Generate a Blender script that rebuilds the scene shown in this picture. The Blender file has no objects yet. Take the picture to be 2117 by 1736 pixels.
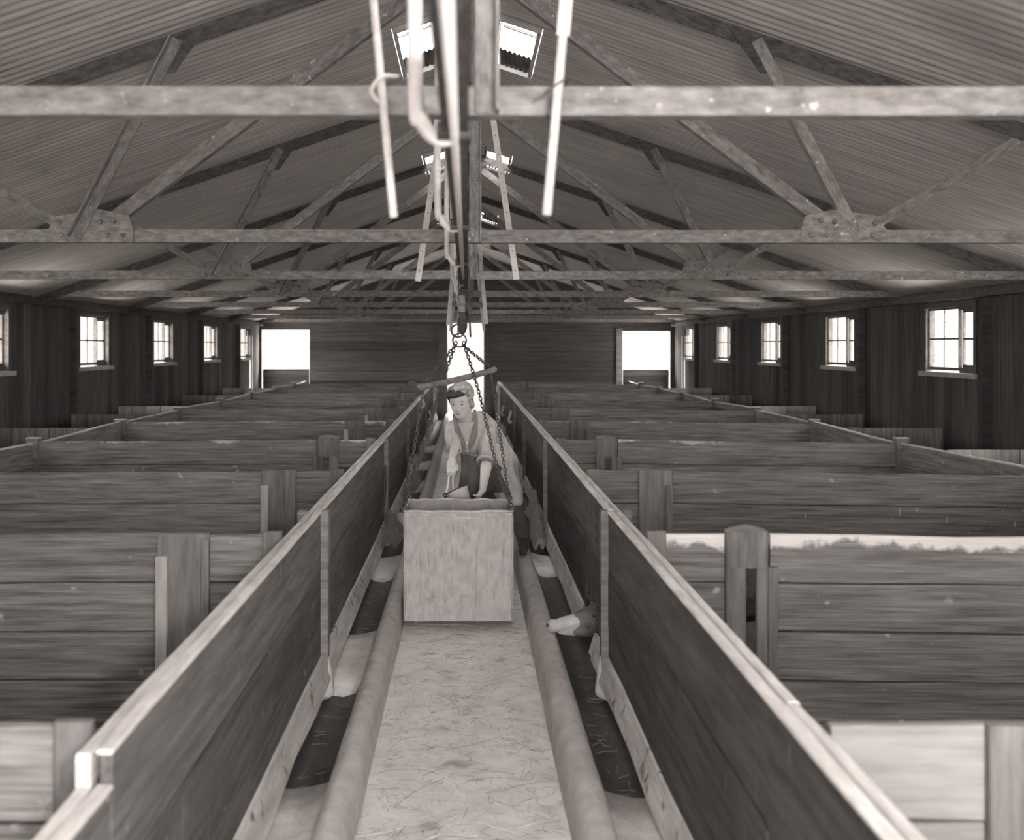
import bpy, bmesh, math, random
from mathutils import Vector, Matrix
import numpy as np

random.seed(7)
scene = bpy.context.scene
COL = scene.collection

# ------------------------------------------------------------------ camera
EYE = 1.70                       # eye height above the passage floor
FPX, VX, VY = 2200.0, 966.0, 715.0
cam_d = bpy.data.cameras.new("camera")
cam = bpy.data.objects.new("camera", cam_d)
COL.objects.link(cam)
cam.location = (0, 0, EYE)
cam.rotation_euler = (math.radians(90), 0, 0)
cam_d.sensor_width = 36
cam_d.lens = FPX / 2117 * 36
cam_d.shift_x = (1058.5 - VX) / 2117
cam_d.shift_y = -(868 - VY) / 2117
cam_d.clip_start, cam_d.clip_end = 0.05, 400
cam_d.dof.use_dof = True
cam_d.dof.focus_distance = 7.2
cam_d.dof.aperture_fstop = 2.8
scene.camera = cam

# ------------------------------------------------------------------ light
SKY = 24.0
world = bpy.data.worlds.new("overcast sky")
scene.world = world
world.use_nodes = True
bg = world.node_tree.nodes["Background"]
bg.inputs[0].default_value = (1.0, 0.965, 0.935, 1)
bg.inputs[1].default_value = SKY

def lamp(name, kind, loc, energy, color=(1, 0.965, 0.935), **kw):
    d = bpy.data.lights.new(name, kind)
    d.energy = energy
    d.color = color
    for k, v in kw.items():
        setattr(d, k, v)
    o = bpy.data.objects.new(name, d)
    o.location = loc
    COL.objects.link(o)
    return o

# the photographer's flash, held up to the right of the camera
lamp("photographers_flash", "POINT", (0.62, -0.15, 2.02), 215, shadow_soft_size=0.10)

scene.view_settings.view_transform = "Standard"
scene.view_settings.look = "None"
scene.view_settings.exposure = 0.17
scene.view_settings.gamma = 1.0
scene.view_settings.use_curve_mapping = False

# ------------------------------------------------------------------ materials
TINT = (1.0, 0.955, 0.93)
MATS = {}

def mat(name, dark, light, scale=(6, 6, 6), rough=0.85, bump=0.15, bump_scale=None, contrast=(0.35, 0.7),
        vary=0.25, metallic=0.0, spots=None, detail=6.0, top=None, streak=None):
    """Grey procedural material: two tones mixed by stretched noise in object space, shifted per object."""
    m = bpy.data.materials.new(name)
    m.use_nodes = True
    nt = m.node_tree
    N, L = nt.nodes, nt.links
    bsdf = N["Principled BSDF"]
    bsdf.inputs["Roughness"].default_value = rough
    bsdf.inputs["Metallic"].default_value = metallic
    bsdf.inputs["Specular IOR Level"].default_value = 0.25
    tc = N.new("ShaderNodeTexCoord")
    oi = N.new("ShaderNodeObjectInfo")
    off = N.new("ShaderNodeVectorMath"); off.operation = "SCALE"
    off.inputs[0].default_value = (37.1, 11.7, 23.3)
    L.new(oi.outputs["Random"], off.inputs["Scale"])
    add = N.new("ShaderNodeVectorMath"); add.operation = "ADD"
    L.new(tc.outputs["Object"], add.inputs[0]); L.new(off.outputs[0], add.inputs[1])
    mp = N.new("ShaderNodeMapping"); mp.inputs["Scale"].default_value = scale
    L.new(add.outputs[0], mp.inputs[0])
    no = N.new("ShaderNodeTexNoise")
    no.inputs["Scale"].default_value = 1.0
    no.inputs["Detail"].default_value = detail
    no.inputs["Roughness"].default_value = 0.65
    L.new(mp.outputs[0], no.inputs["Vector"])
    rp = N.new("ShaderNodeValToRGB")
    rp.color_ramp.elements[0].position = contrast[0]
    rp.color_ramp.elements[1].position = contrast[1]
    rp.color_ramp.elements[0].color = (*[dark * t for t in TINT], 1)
    rp.color_ramp.elements[1].color = (*[light * t for t in TINT], 1)
    L.new(no.outputs["Fac"], rp.inputs[0])
    col = rp.outputs[0]
    if vary:
        mr = N.new("ShaderNodeMapRange")
        mr.inputs["To Min"].default_value = 1 - vary
        mr.inputs["To Max"].default_value = 1 + vary
        L.new(oi.outputs["Random"], mr.inputs["Value"])
        sc = N.new("ShaderNodeVectorMath"); sc.operation = "SCALE"
        L.new(col, sc.inputs[0]); L.new(mr.outputs[0], sc.inputs["Scale"])
        col = sc.outputs[0]
    def layer(col, fac, tone):
        mx = N.new("ShaderNodeMix"); mx.data_type = "RGBA"
        L.new(fac, mx.inputs["Factor"])
        L.new(col, mx.inputs["A"])
        mx.inputs["B"].default_value = (*[tone * t for t in TINT], 1)
        return mx.outputs["Result"]
    if spots:                                   # (scale, threshold, tone)
        n2 = N.new("ShaderNodeTexNoise"); n2.inputs["Scale"].default_value = spots[0]
        n2.inputs["Detail"].default_value = 4
        L.new(add.outputs[0], n2.inputs["Vector"])
        r2 = N.new("ShaderNodeMapRange")
        r2.inputs["From Min"].default_value = spots[1]; r2.inputs["From Max"].default_value = spots[1] + 0.09
        L.new(n2.outputs["Fac"], r2.inputs["Value"])
        col = layer(col, r2.outputs[0], spots[2])
    if streak:                                  # runs along local z: (x scale, z scale, threshold, tone)
        mp2 = N.new("ShaderNodeMapping"); mp2.inputs["Scale"].default_value = (streak[0], streak[0], streak[1])
        L.new(add.outputs[0], mp2.inputs[0])
        n3 = N.new("ShaderNodeTexNoise"); n3.inputs["Scale"].default_value = 1; n3.inputs["Detail"].default_value = 3
        L.new(mp2.outputs[0], n3.inputs["Vector"])
        r3 = N.new("ShaderNodeMapRange")
        r3.inputs["From Min"].default_value = streak[2]; r3.inputs["From Max"].default_value = streak[2] + 0.12
        r3.inputs["To Max"].default_value = 0.8
        L.new(n3.outputs["Fac"], r3.inputs["Value"])
        col = layer(col, r3.outputs[0], streak[3])
    if top:                                     # crust along the top edge: (z level, tone, raggedness)
        sx = N.new("ShaderNodeSeparateXYZ"); L.new(tc.outputs["Object"], sx.inputs[0])
        n4 = N.new("ShaderNodeTexNoise"); n4.inputs["Scale"].default_value = 16; n4.inputs["Detail"].default_value = 6
        L.new(add.outputs[0], n4.inputs["Vector"])
        ma = N.new("ShaderNodeMath"); ma.operation = "MULTIPLY_ADD"
        L.new(n4.outputs["Fac"], ma.inputs[0]); ma.inputs[1].default_value = top[2]
        n6 = N.new("ShaderNodeTexNoise"); n6.inputs["Scale"].default_value = 1.7; n6.inputs["Detail"].default_value = 2
        L.new(add.outputs[0], n6.inputs["Vector"])
        mb = N.new("ShaderNodeMath"); mb.operation = "MULTIPLY_ADD"
        L.new(n6.outputs["Fac"], mb.inputs[0]); mb.inputs[1].default_value = top[3]
        L.new(sx.outputs["Z"], mb.inputs[2])
        L.new(mb.outputs[0], ma.inputs[2])
        r4 = N.new("ShaderNodeMapRange")
        r4.inputs["From Min"].default_value = top[0]; r4.inputs["From Max"].default_value = top[0] + 0.022
        L.new(ma.outputs[0], r4.inputs["Value"])
        col = layer(col, r4.outputs[0], top[1])
    L.new(col, bsdf.inputs["Base Color"])
    if bump:
        bp = N.new("ShaderNodeBump")
        bp.inputs["Strength"].default_value = bump
        bp.inputs["Distance"].default_value = 0.01
        src = no.outputs["Fac"]
        if bump_scale:
            mp3 = N.new("ShaderNodeMapping"); mp3.inputs["Scale"].default_value = bump_scale
            L.new(add.outputs[0], mp3.inputs[0])
            n5 = N.new("ShaderNodeTexNoise"); n5.inputs["Scale"].default_value = 1; n5.inputs["Detail"].default_value = 5
            L.new(mp3.outputs[0], n5.inputs["Vector"])
            src = n5.outputs["Fac"]
        L.new(src, bp.inputs["Height"])
        L.new(bp.outputs[0], bsdf.inputs["Normal"])
    MATS[name] = m
    return m

WOOD = mat("weathered wood", 0.11, 0.33, (2.6, 42, 50), 0.85, 0.6, (4, 90, 110), (0.32, 0.70), 0.18, spots=(14, 0.68, 0.42))
WOOD_LIME = mat("wood with lime crust", 0.12, 0.31, (2.6, 42, 50), 0.85, 0.6, (4, 90, 110), (0.32, 0.70), 0.1,
                spots=(14, 0.7, 0.5), top=(0.155, 0.72, 0.11, 0.11))
WOOD_LIME2 = mat("wood with patchy lime", 0.11, 0.30, (2.6, 42, 50), 0.85, 0.6, (4, 90, 110), (0.32, 0.70), 0.1,
                spots=(14, 0.7, 0.45), top=(0.245, 0.55, 0.10, 0.20))
WOOD_DRIP = mat("wood with drip marks", 0.10, 0.28, (2.6, 42, 50), 0.85, 0.6, (4, 90, 110), (0.32, 0.70), 0.05, streak=(38, 9, 0.66, 0.6))
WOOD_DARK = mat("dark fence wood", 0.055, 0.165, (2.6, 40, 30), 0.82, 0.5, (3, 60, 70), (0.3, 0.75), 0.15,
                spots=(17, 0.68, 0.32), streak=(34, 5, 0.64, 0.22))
WOOD_SHADE = mat("shaded fence wood", 0.035, 0.115, (2.6, 40, 30), 0.82, 0.5, (3, 60, 70), (0.3, 0.75), 0.15,
                spots=(17, 0.69, 0.26), streak=(34, 5, 0.66, 0.18))  # pig-side fence: shade from grazing light put into the wood tone
SPLASH = mat("limed splash board", 0.38, 0.70, (3, 20, 20), 0.9, 0.6, (4, 60, 60), (0.3, 0.7), 0.1, spots=(12, 0.6, 0.2))
WOOD_PALE = mat("scuffed pale wood", 0.30, 0.52, (3, 20, 20), 0.9, 0.5, (4, 60, 60), (0.3, 0.7), 0.12)
WOOD_LIT = mat("flash-lit wood", 0.20, 0.34, (2.5, 14, 18), 0.9, 0.5, (4, 60, 60), (0.3, 0.7), 0.05)  # paler wood: flash brightness put into the nearest partition's colour
WOOD_TOP = mat("worn rail edge", 0.42, 0.76, (5, 30, 30), 0.9, 0.5, (6, 60, 60), (0.3, 0.7), 0.08)
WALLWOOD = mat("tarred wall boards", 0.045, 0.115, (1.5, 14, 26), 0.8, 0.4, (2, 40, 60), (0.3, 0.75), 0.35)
POSTWOOD = mat("post wood", 0.11, 0.25, (3, 24, 24), 0.88, 0.5, (4, 60, 60), (0.3, 0.7), 0.15)
STEEL = mat("limed rusty steel", 0.11, 0.28, (16, 40, 40), 0.75, 0.3, (30, 90, 90), (0.32, 0.68), 0.10, spots=(30, 0.66, 0.5))
STEEL_DARK = mat("dark rusty steel", 0.035, 0.11, (14, 40, 40), 0.7, 0.4, (25, 80, 80), (0.35, 0.7), 0.15)
STRAP = mat("pale galvanised strap", 0.46, 0.62, (20, 40, 40), 0.6, 0.1, None, (0.3, 0.7), 0.05)
CHAIN = mat("iron chain", 0.05, 0.15, (40, 40, 40), 0.55, 0.2, None, (0.35, 0.7), 0.1, metallic=0.3)
ROOFSHEET = mat("corrugated roof lining", 0.34, 0.58, (0.6, 16, 4), 0.9, 0.2, (2, 40, 40), (0.3, 0.7), 0.0)
CONCRETE = mat("passage concrete", 0.62, 0.86, (7, 7, 7), 0.92, 0.4, (60, 60, 60), (0.3, 0.7), 0.05, spots=(5, 0.62, 0.45))
CURB = mat("curb concrete", 0.40, 0.60, (9, 9, 9), 0.92, 0.5, (45, 45, 45), (0.3, 0.7), 0.05, spots=(7, 0.66, 0.33))
TROUGH = mat("wet trough", 0.03, 0.075, (9, 9, 9), 0.5, 0.4, (45, 45, 45), (0.3, 0.7), 0.05)
PENFLOOR = mat("pen floor", 0.10, 0.2, (5, 5, 5), 0.9, 0.4, (40, 40, 40), (0.3, 0.7), 0.0)
GROUND = mat("yard ground", 0.70, 0.8, (2, 2, 2), 0.95, 0.2, None, (0.3, 0.7), 0.0)
GALV = mat("galvanised box", 0.31, 0.47, (26, 26, 12), 0.6, 0.12, (60, 60, 40), (0.3, 0.68), 0.0, spots=(6.0, 0.65, 0.24), streak=(95, 4.5, 0.61, 0.19), detail=9.0)
RIM = mat("box rim", 0.36, 0.6, (30, 30, 30), 0.6, 0.4, None, (0.3, 0.7), 0.05)
PAIL = mat("enamel pail", 0.62, 0.72, (10, 10, 10), 0.4, 0.0, None, (0.3, 0.7), 0.0)
SKIN = mat("skin", 0.50, 0.56, (14, 14, 14), 0.55, 0.03, None, (0.3, 0.7), 0.0)
LIP = mat("lips", 0.30, 0.34, (14, 14, 14), 0.5, 0.0, None, (0.3, 0.7), 0.0)
HAIR = mat("dark hair", 0.025, 0.07, (40, 120, 40), 0.5, 0.3, None, (0.3, 0.7), 0.0)
BROW = mat("brow hair", 0.09, 0.13, (40, 120, 40), 0.7, 0.0, None, (0.3, 0.7), 0.0)
EYEW = mat("eye white", 0.28, 0.32, (10, 10, 10), 0.3, 0.0, None, (0.3, 0.7), 0.0)
IRIS = mat("iris", 0.03, 0.04, (10, 10, 10), 0.3, 0.0, None, (0.3, 0.7), 0.0)
COAT = mat("overall cloth", 0.33, 0.48, (20, 20, 7), 0.95, 1.0, (26, 26, 10), (0.34, 0.66), 0.0, detail=3.0)
BLOUSE = mat("pale blouse", 0.36, 0.46, (12, 12, 12), 0.95, 0.4, (22, 22, 12), (0.3, 0.7), 0.0)
LAPEL = mat("overall lapel cloth", 0.17, 0.23, (12, 12, 12), 0.95, 0.4, (22, 22, 12), (0.3, 0.7), 0.0)
SKIRT = mat("dark trousers cloth", 0.075, 0.12, (10, 10, 10), 0.95, 0.5, (16, 16, 8), (0.3, 0.7), 0.0)
SCARF = mat("head scarf", 0.20, 0.50, (26, 26, 40), 0.95, 0.6, (30, 30, 30), (0.35, 0.65), 0.0)
BOOT = mat("rubber boot", 0.05, 0.09, (10, 10, 10), 0.5, 0.1, None, (0.3, 0.7), 0.0)
PIGSKIN = mat("pale pig skin", 0.36, 0.48, (16, 16, 16), 0.6, 0.2, (60, 60, 60), (0.3, 0.7), 0.0)
PIGSHADE = mat("shaded pig skin", 0.07, 0.16, (16, 16, 16), 0.6, 0.3, (60, 60, 60), (0.3, 0.7), 0.0)
STRAWL = mat("pale straw", 0.5, 0.7, (20, 20, 20), 0.7, 0.0, None, (0.3, 0.7), 0.1)
STRAWM = mat("damp straw", 0.18, 0.34, (20, 20, 20), 0.7, 0.0, None, (0.3, 0.7), 0.1)
STRAWD = mat("dark straw", 0.10, 0.20, (20, 20, 20), 0.8, 0.0, None, (0.3, 0.7), 0.1)
SKYSCREEN = mat("added sky screen", 0.065, 0.08, (2, 2, 12), 0.9, 0.1, None, (0.3, 0.7), 0.0)
WINFRAME = mat("window frame wood", 0.06, 0.12, (6, 30, 30), 0.85, 0.3, None, (0.3, 0.7), 0.1)

def glass_mat():
    m = bpy.data.materials.new("window glass"); m.use_nodes = True
    nt = m.node_tree; nt.nodes.clear()
    out = nt.nodes.new("ShaderNodeOutputMaterial")
    mix = nt.nodes.new("ShaderNodeMixShader"); mix.inputs[0].default_value = 0.06
    tr = nt.nodes.new("ShaderNodeBsdfTransparent"); tr.inputs[0].default_value = (0.96, 0.95, 0.93, 1)
    gl = nt.nodes.new("ShaderNodeBsdfGlossy"); gl.inputs["Roughness"].default_value = 0.05
    nt.links.new(tr.outputs[0], mix.inputs[1]); nt.links.new(gl.outputs[0], mix.inputs[2])
    nt.links.new(mix.outputs[0], out.inputs[0])
    return m
GLASS = glass_mat()

# ------------------------------------------------------------------ builders
def link(o, parent=None):
    COL.objects.link(o)
    if parent is not None:
        o.parent = parent
    return o

def thing(name, label, cat, loc=(0, 0, 0), group=None):
    o = bpy.data.objects.new(name, None)
    o.empty_display_size = 0.1
    COL.objects.link(o)
    o.location = loc
    o["label"] = label; o["category"] = cat
    if group: o["group"] = group
    return o

def tag(o, label, cat, group=None):
    o["label"] = label; o["category"] = cat
    if group: o["group"] = group
    return o

def struct(name, loc=(0, 0, 0)):
    o = bpy.data.objects.new(name, None)
    COL.objects.link(o); o.location = loc
    o["kind"] = "structure"
    return o

def new_mesh(name, verts, faces, m, smooth=False):
    me = bpy.data.meshes.new(name)
    me.from_pydata([tuple(v) for v in verts], [], faces)
    me.materials.append(m)
    if smooth:
        me.polygons.foreach_set("use_smooth", [True] * len(me.polygons))
    me.update()
    return me

def obj(name, me, parent=None, matrix=None, kind=None):
    o = bpy.data.objects.new(name, me)
    link(o, parent)
    M = matrix if matrix is not None else Matrix.Identity(4)
    if parent is not None:
        M = Matrix.Translation(-Vector(parent.location)) @ M
    o.matrix_basis = M
    if kind: o["kind"] = kind
    return o

def frame(p0, p1, up=(0, 0, 1)):
    """matrix with local x along p0->p1, local z close to up, origin mid-way"""
    p0, p1 = Vector(p0), Vector(p1)
    x = (p1 - p0).normalized()
    u = Vector(up)
    y = u.cross(x)
    if y.length < 1e-5:
        y = Vector((0, 1, 0)).cross(x)
    y.normalize()
    z = x.cross(y)
    M = Matrix((x, y, z)).transposed().to_4x4()
    M.translation = (p0 + p1) / 2
    return M, (p1 - p0).length

CACHE = {}
def plank_mesh(L, T, H, m, n=3, jit=0.003, c=0.004, seed=0, ends=0.0):
    key = (round(L, 3), round(T, 4), round(H, 4), m.name, n, jit, c, seed)
    if key in CACHE: return CACHE[key]
    rnd = random.Random(hash((round(L, 3), round(H, 3), seed)) & 0xffff)
    c = min(c, T * 0.3, H * 0.3)
    V, F = [], []
    for i in range(n + 1):
        x = -L / 2 + L * i / n
        t0, t1 = -T / 2, T / 2
        h0, h1 = -H / 2 + rnd.uniform(-jit, jit) * 0.6, H / 2 + rnd.uniform(-jit, jit)
        dy = rnd.uniform(-jit, jit) * 0.5
        prof = [(t0 + c, h0), (t1 - c, h0), (t1, h0 + c), (t1, h1 - c), (t1 - c, h1), (t0 + c, h1), (t0, h1 - c), (t0, h0 + c)]
        V += [(x, y + dy, z) for y, z in prof]
    for i in range(n):
        for k in range(8):
            a, b = i * 8 + k, i * 8 + (k + 1) % 8
            F.append((a, b, b + 8, a + 8))
    F.append(tuple(range(7, -1, -1)))
    F.append(tuple(range(n * 8, n * 8 + 8)))
    me = new_mesh("plank", V, F, m)
    CACHE[key] = me
    return me

def plank(name, p0, p1, H, T, m, parent=None, up=(0, 0, 1), n=3, jit=0.003, c=0.004, seed=0):
    M, L = frame(p0, p1, up)
    return obj(name, plank_mesh(L, T, H, m, n, jit, c, seed), parent, M)

def box(name, x0, x1, y0, y1, z0, z1, m, parent=None, c=0.003):
    """chamfered box, object origin at its centre"""
    dx, dy, dz = x1 - x0, y1 - y0, z1 - z0
    M = Matrix.Translation(((x0 + x1) / 2, (y0 + y1) / 2, (z0 + z1) / 2))
    return obj(name, plank_mesh(dx, dy, dz, m, 1, 0, c), parent, M)

def extrude_profile(name, prof, p0, p1, m, parent=None, up=(0, 0, 1), smooth=False):
    M, L = frame(p0, p1, up)
    n = len(prof)
    key = ("prof", tuple(prof), round(L, 3), m.name)
    if key not in CACHE:
        V = [(-L / 2, y, z) for y, z in prof] + [(L / 2, y, z) for y, z in prof]
        F = [(k, (k + 1) % n, (k + 1) % n + n, k + n) for k in range(n)]
        F += [tuple(range(n - 1, -1, -1)), tuple(range(n, 2 * n))]
        CACHE[key] = new_mesh(name, V, F, m, smooth)
    return obj(name, CACHE[key], parent, M)

def angle(name, p0, p1, m, parent, w=0.067, t=0.008, up=(0, 0, 1), flip=1, low=True):
    """L-section: face leg in the truss plane (local z), flange along local y"""
    f = 0.055 * flip
    zf = -w / 2 if low else w / 2
    s = t if low else -t
    prof = [(0, -zf), (t * flip * 1.0, -zf), (t * flip, zf + s), (f, zf + s), (f, zf), (0, zf)]
    if (flip > 0) != low: prof = prof[::-1]
    return extrude_profile(name, prof, p0, p1, m, parent, up)

def tube_mesh(name, pts, r, m, seg=8, closed=False, radii=None):
    pts = [Vector(p) for p in pts]
    n = len(pts)
    V, F = [], []
    prev = None
    for i, p in enumerate(pts):
        if closed: t = pts[(i + 1) % n] - pts[i - 1]
        else: t = pts[min(i + 1, n - 1)] - pts[max(i - 1, 0)]
        t.normalize()
        if prev is None:
            a = Vector((0, 0, 1)) if abs(t.z) < 0.9 else Vector((1, 0, 0))
            u = t.cross(a).normalized()
        else:
            u = (prev - t * prev.dot(t)).normalized()
        prev = u
        v = t.cross(u)
        rr = radii[i] if radii else r
        for k in range(seg):
            a = 2 * math.pi * k / seg
            V.append(p + (u * math.cos(a) + v * math.sin(a)) * rr)
    for i in range(n if closed else n - 1):
        j = (i + 1) % n
        for k in range(seg):
            k2 = (k + 1) % seg
            F.append((i * seg + k, i * seg + k2, j * seg + k2, j * seg + k))
    if not closed:
        F.append(tuple(range(seg - 1, -1, -1)))
        F.append(tuple(range((n - 1) * seg, n * seg)))
    return new_mesh(name, V, F, m, True)

def tube(name, pts, r, m, parent=None, seg=8, closed=False, radii=None):
    c = sum((Vector(p) for p in pts), Vector()) / len(pts)
    me = tube_mesh(name, [Vector(p) - c for p in pts], r, m, seg, closed, radii)
    return obj(name, me, parent, Matrix.Translation(c))

def bez(pts, n=10):
    """Catmull-Rom through pts"""
    P = [Vector(p) for p in pts]
    P = [P[0] * 2 - P[1]] + P + [P[-1] * 2 - P[-2]]
    out = []
    for i in range(1, len(P) - 2):
        for k in range(n):
            t = k / n
            a, b, c, d = P[i - 1], P[i], P[i + 1], P[i + 2]
            out.append(0.5 * ((2 * b) + (c - a) * t + (2 * a - 5 * b + 4 * c - d) * t * t + (3 * b - a - 3 * c + d) * t ** 3))
    out.append(P[-2])
    return out

def blob_mesh(name, pieces, m, voxel, smooth=4):
    """One continuous skin over a set of pieces: each piece is a list of (x, y, z, r) balls wrapped in a convex hull,
    or an (centre, radii, 3x3 rotation) ellipsoid."""
    bm = bmesh.new()
    for pc in pieces:
        sub = bmesh.new()
        if isinstance(pc, list):
            for (x, y, z, r) in pc:
                bmesh.ops.create_icosphere(sub, subdivisions=2, radius=r, matrix=Matrix.Translation((x, y, z)))
            res = bmesh.ops.convex_hull(sub, input=sub.verts[:])
            junk = [g for g in res["geom_interior"] if isinstance(g, bmesh.types.BMVert)]
            bmesh.ops.delete(sub, geom=junk, context="VERTS")
        else:
            c, rad, R = pc
            M = Matrix.Translation(c) @ R.to_4x4() @ Matrix.Diagonal((*rad, 1))
            bmesh.ops.create_icosphere(sub, subdivisions=3, radius=1, matrix=M)
        tmp = bpy.data.meshes.new("tmp")
        sub.to_mesh(tmp); sub.free()
        bm.from_mesh(tmp); bpy.data.meshes.remove(tmp)
    me = bpy.data.meshes.new(name)
    bm.to_mesh(me); bm.free()
    o = bpy.data.objects.new("tmp", me)
    COL.objects.link(o)
    md = o.modifiers.new("r", "REMESH"); md.mode = "VOXEL"; md.voxel_size = voxel
    if smooth:
        ms = o.modifiers.new("s", "SMOOTH"); ms.iterations = smooth; ms.factor = 0.5
    dg = bpy.context.evaluated_depsgraph_get()
    out = bpy.data.meshes.new_from_object(o.evaluated_get(dg))
    bpy.data.objects.remove(o); bpy.data.meshes.remove(me)
    out.name = name
    out.materials.clear(); out.materials.append(m)
    out.polygons.foreach_set("use_smooth", [True] * len(out.polygons))
    return out

# ------------------------------------------------------------------ dimensions
XW = 4.74                # inner face of the side walls
YE = 24.30               # far gable wall
YB = -2.6                # gable wall behind the camera
RIDGE, PITCH = EYE + 2.15, 0.34
def roof_z(x): return RIDGE - PITCH * abs(x)
TIE = EYE + 0.573
FT = 0.91                # top of the pen fences
FXL, FXR = -0.69, 0.665  # faces of the two passage fences
XP = 3.68                # fence along the dunging passages
PEN0, PENS = 2.25, 2.26
TRUSS0, BAY = 2.47, 3.05
WIN0 = 10.42 - 3 * BAY

# ------------------------------------------------------------------ setting: ground, floor, walls, roof
gme = new_mesh("yard", [(-60, -60, -0.2), (60, -60, -0.2), (60, 90, -0.2), (-60, 90, -0.2)], [(0, 1, 2, 3)], GROUND)
g = obj("yard_ground", gme); g["kind"] = "structure"

yw = box("added_sky_screen", -16, 16, YE + 5.0, YE + 5.3, -0.2, 4.2, SKYSCREEN, None, 0.0); yw["kind"] = "structure"  # added screen past the gable, dims the sky behind the openings
flo = box("floor", -XW - 0.1, XW + 0.1, YB - 0.1, YE + 0.2, -0.2, -0.005, PENFLOOR, None, 0.0); flo["kind"] = "structure"
fl = box("floor_passage", -0.42, 0.40, YB, YE, -0.1, 0.0, CONCRETE, None, 0.0); fl["kind"] = "structure"

# rounded curbs with the feeding troughs behind them
def curb(name, s, xin, xout, zt):
    rnd = random.Random(3 if s > 0 else 5)
    n = 170
    V, F = [], []
    xb = 0.80
    for i in range(n + 1):
        y = YB + (YE - YB) * i / n
        w = rnd.uniform(-0.006, 0.006)
        h = zt + rnd.uniform(-0.006, 0.006)
        prof = [(xin - 0.01, -0.05), (xin - 0.002 + w * 0.4, 0.02), (xin + 0.006 + w, h * 0.6), (xin + 0.016 + w, h * 0.85),
                (xin + 0.040 + w, h * 0.97), (xin + 0.065 + w, h), (xout - 0.035 + w, h * 0.97), (xout - 0.012, h * 0.84), (xout + 0.004, h * 0.55),
                (xout + 0.03, 0.03), (xout + 0.09, 0.012), (xout + 0.16, 0.02), (xb - 0.06, 0.07), (xb - 0.03, 0.09), (xb, 0.09), (xb, -0.05)]
        V += [(s * a, y, b) for a, b in prof]
    m = 16
    for i in range(n):
        for k in range(m - 1):
            a = i * m + k
            q = (a, a + 1, a + 1 + m, a + m)
            F.append(q if s < 0 else q[::-1])
    me = new_mesh(name, V, F, CURB, True)
    me.materials.append(TROUGH)
    for p in me.polygons:
        k = min(p.vertices) % m
        if 8 <= k <= 11: p.material_index = 1
    o = obj(name, me); o["kind"] = "structure"
    return o
CL = curb("trim_1", -1, 0.392, 0.505, 0.165)
CR = curb("trim_2", 1, 0.362, 0.490, 0.165)

def saddle(s, x0, x1, y0, y1, parent):
    """concrete block that parts two troughs, dished in the middle"""
    V, F = [], []
    nx, ny = 8, 6
    for j in range(ny + 1):
        for i in range(nx + 1):
            u, v = i / nx, j / ny
            z = 0.115 - 0.03 * math.sin(u * math.pi) - 0.05 * (max(0, 0.25 - v) * 4) ** 2 * 0.8
            V.append((s * (x0 + (x1 - x0) * u), y0 + (y1 - y0) * v, z))
    for i in range(nx + 1): V.append((s * (x0 + (x1 - x0) * i / nx), y0, -0.0))
    for i in range(nx + 1): V.append((s * (x0 + (x1 - x0) * i / nx), y1, -0.0))
    B = (nx + 1) * (ny + 1)
    for j in range(ny):
        for i in range(nx):
            a = j * (nx + 1) + i
            F.append((a, a + 1, a + nx + 2, a + nx + 1))
    for i in range(nx):
        F.append((B + i, B + i + 1, i + 1, i))
        t = ny * (nx + 1) + i
        F.append((t, t + 1, B + nx + 1 + i + 1, B + nx + 1 + i))
    if s < 0: F = [f[::-1] for f in F]
    obj("trough_divider", new_mesh("trough_divider", V, F, CURB, True), parent)
for y0, y1 in [(2.4, 3.88), (5.12, 5.95), (7.6, 8.12), (9.9, 10.35), (12.2, 12.6), (14.4, 14.8), (16.7, 17.1)]:
    saddle(-1, 0.495, 0.79, y0, y1, CL)
for y0, y1 in [(2.4, 3.80), (7.75, 8.2), (9.9, 10.35), (12.2, 12.6), (14.4, 14.8), (16.7, 17.1)]:
    saddle(1, 0.480, 0.79, y0, y1, CR)

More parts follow.
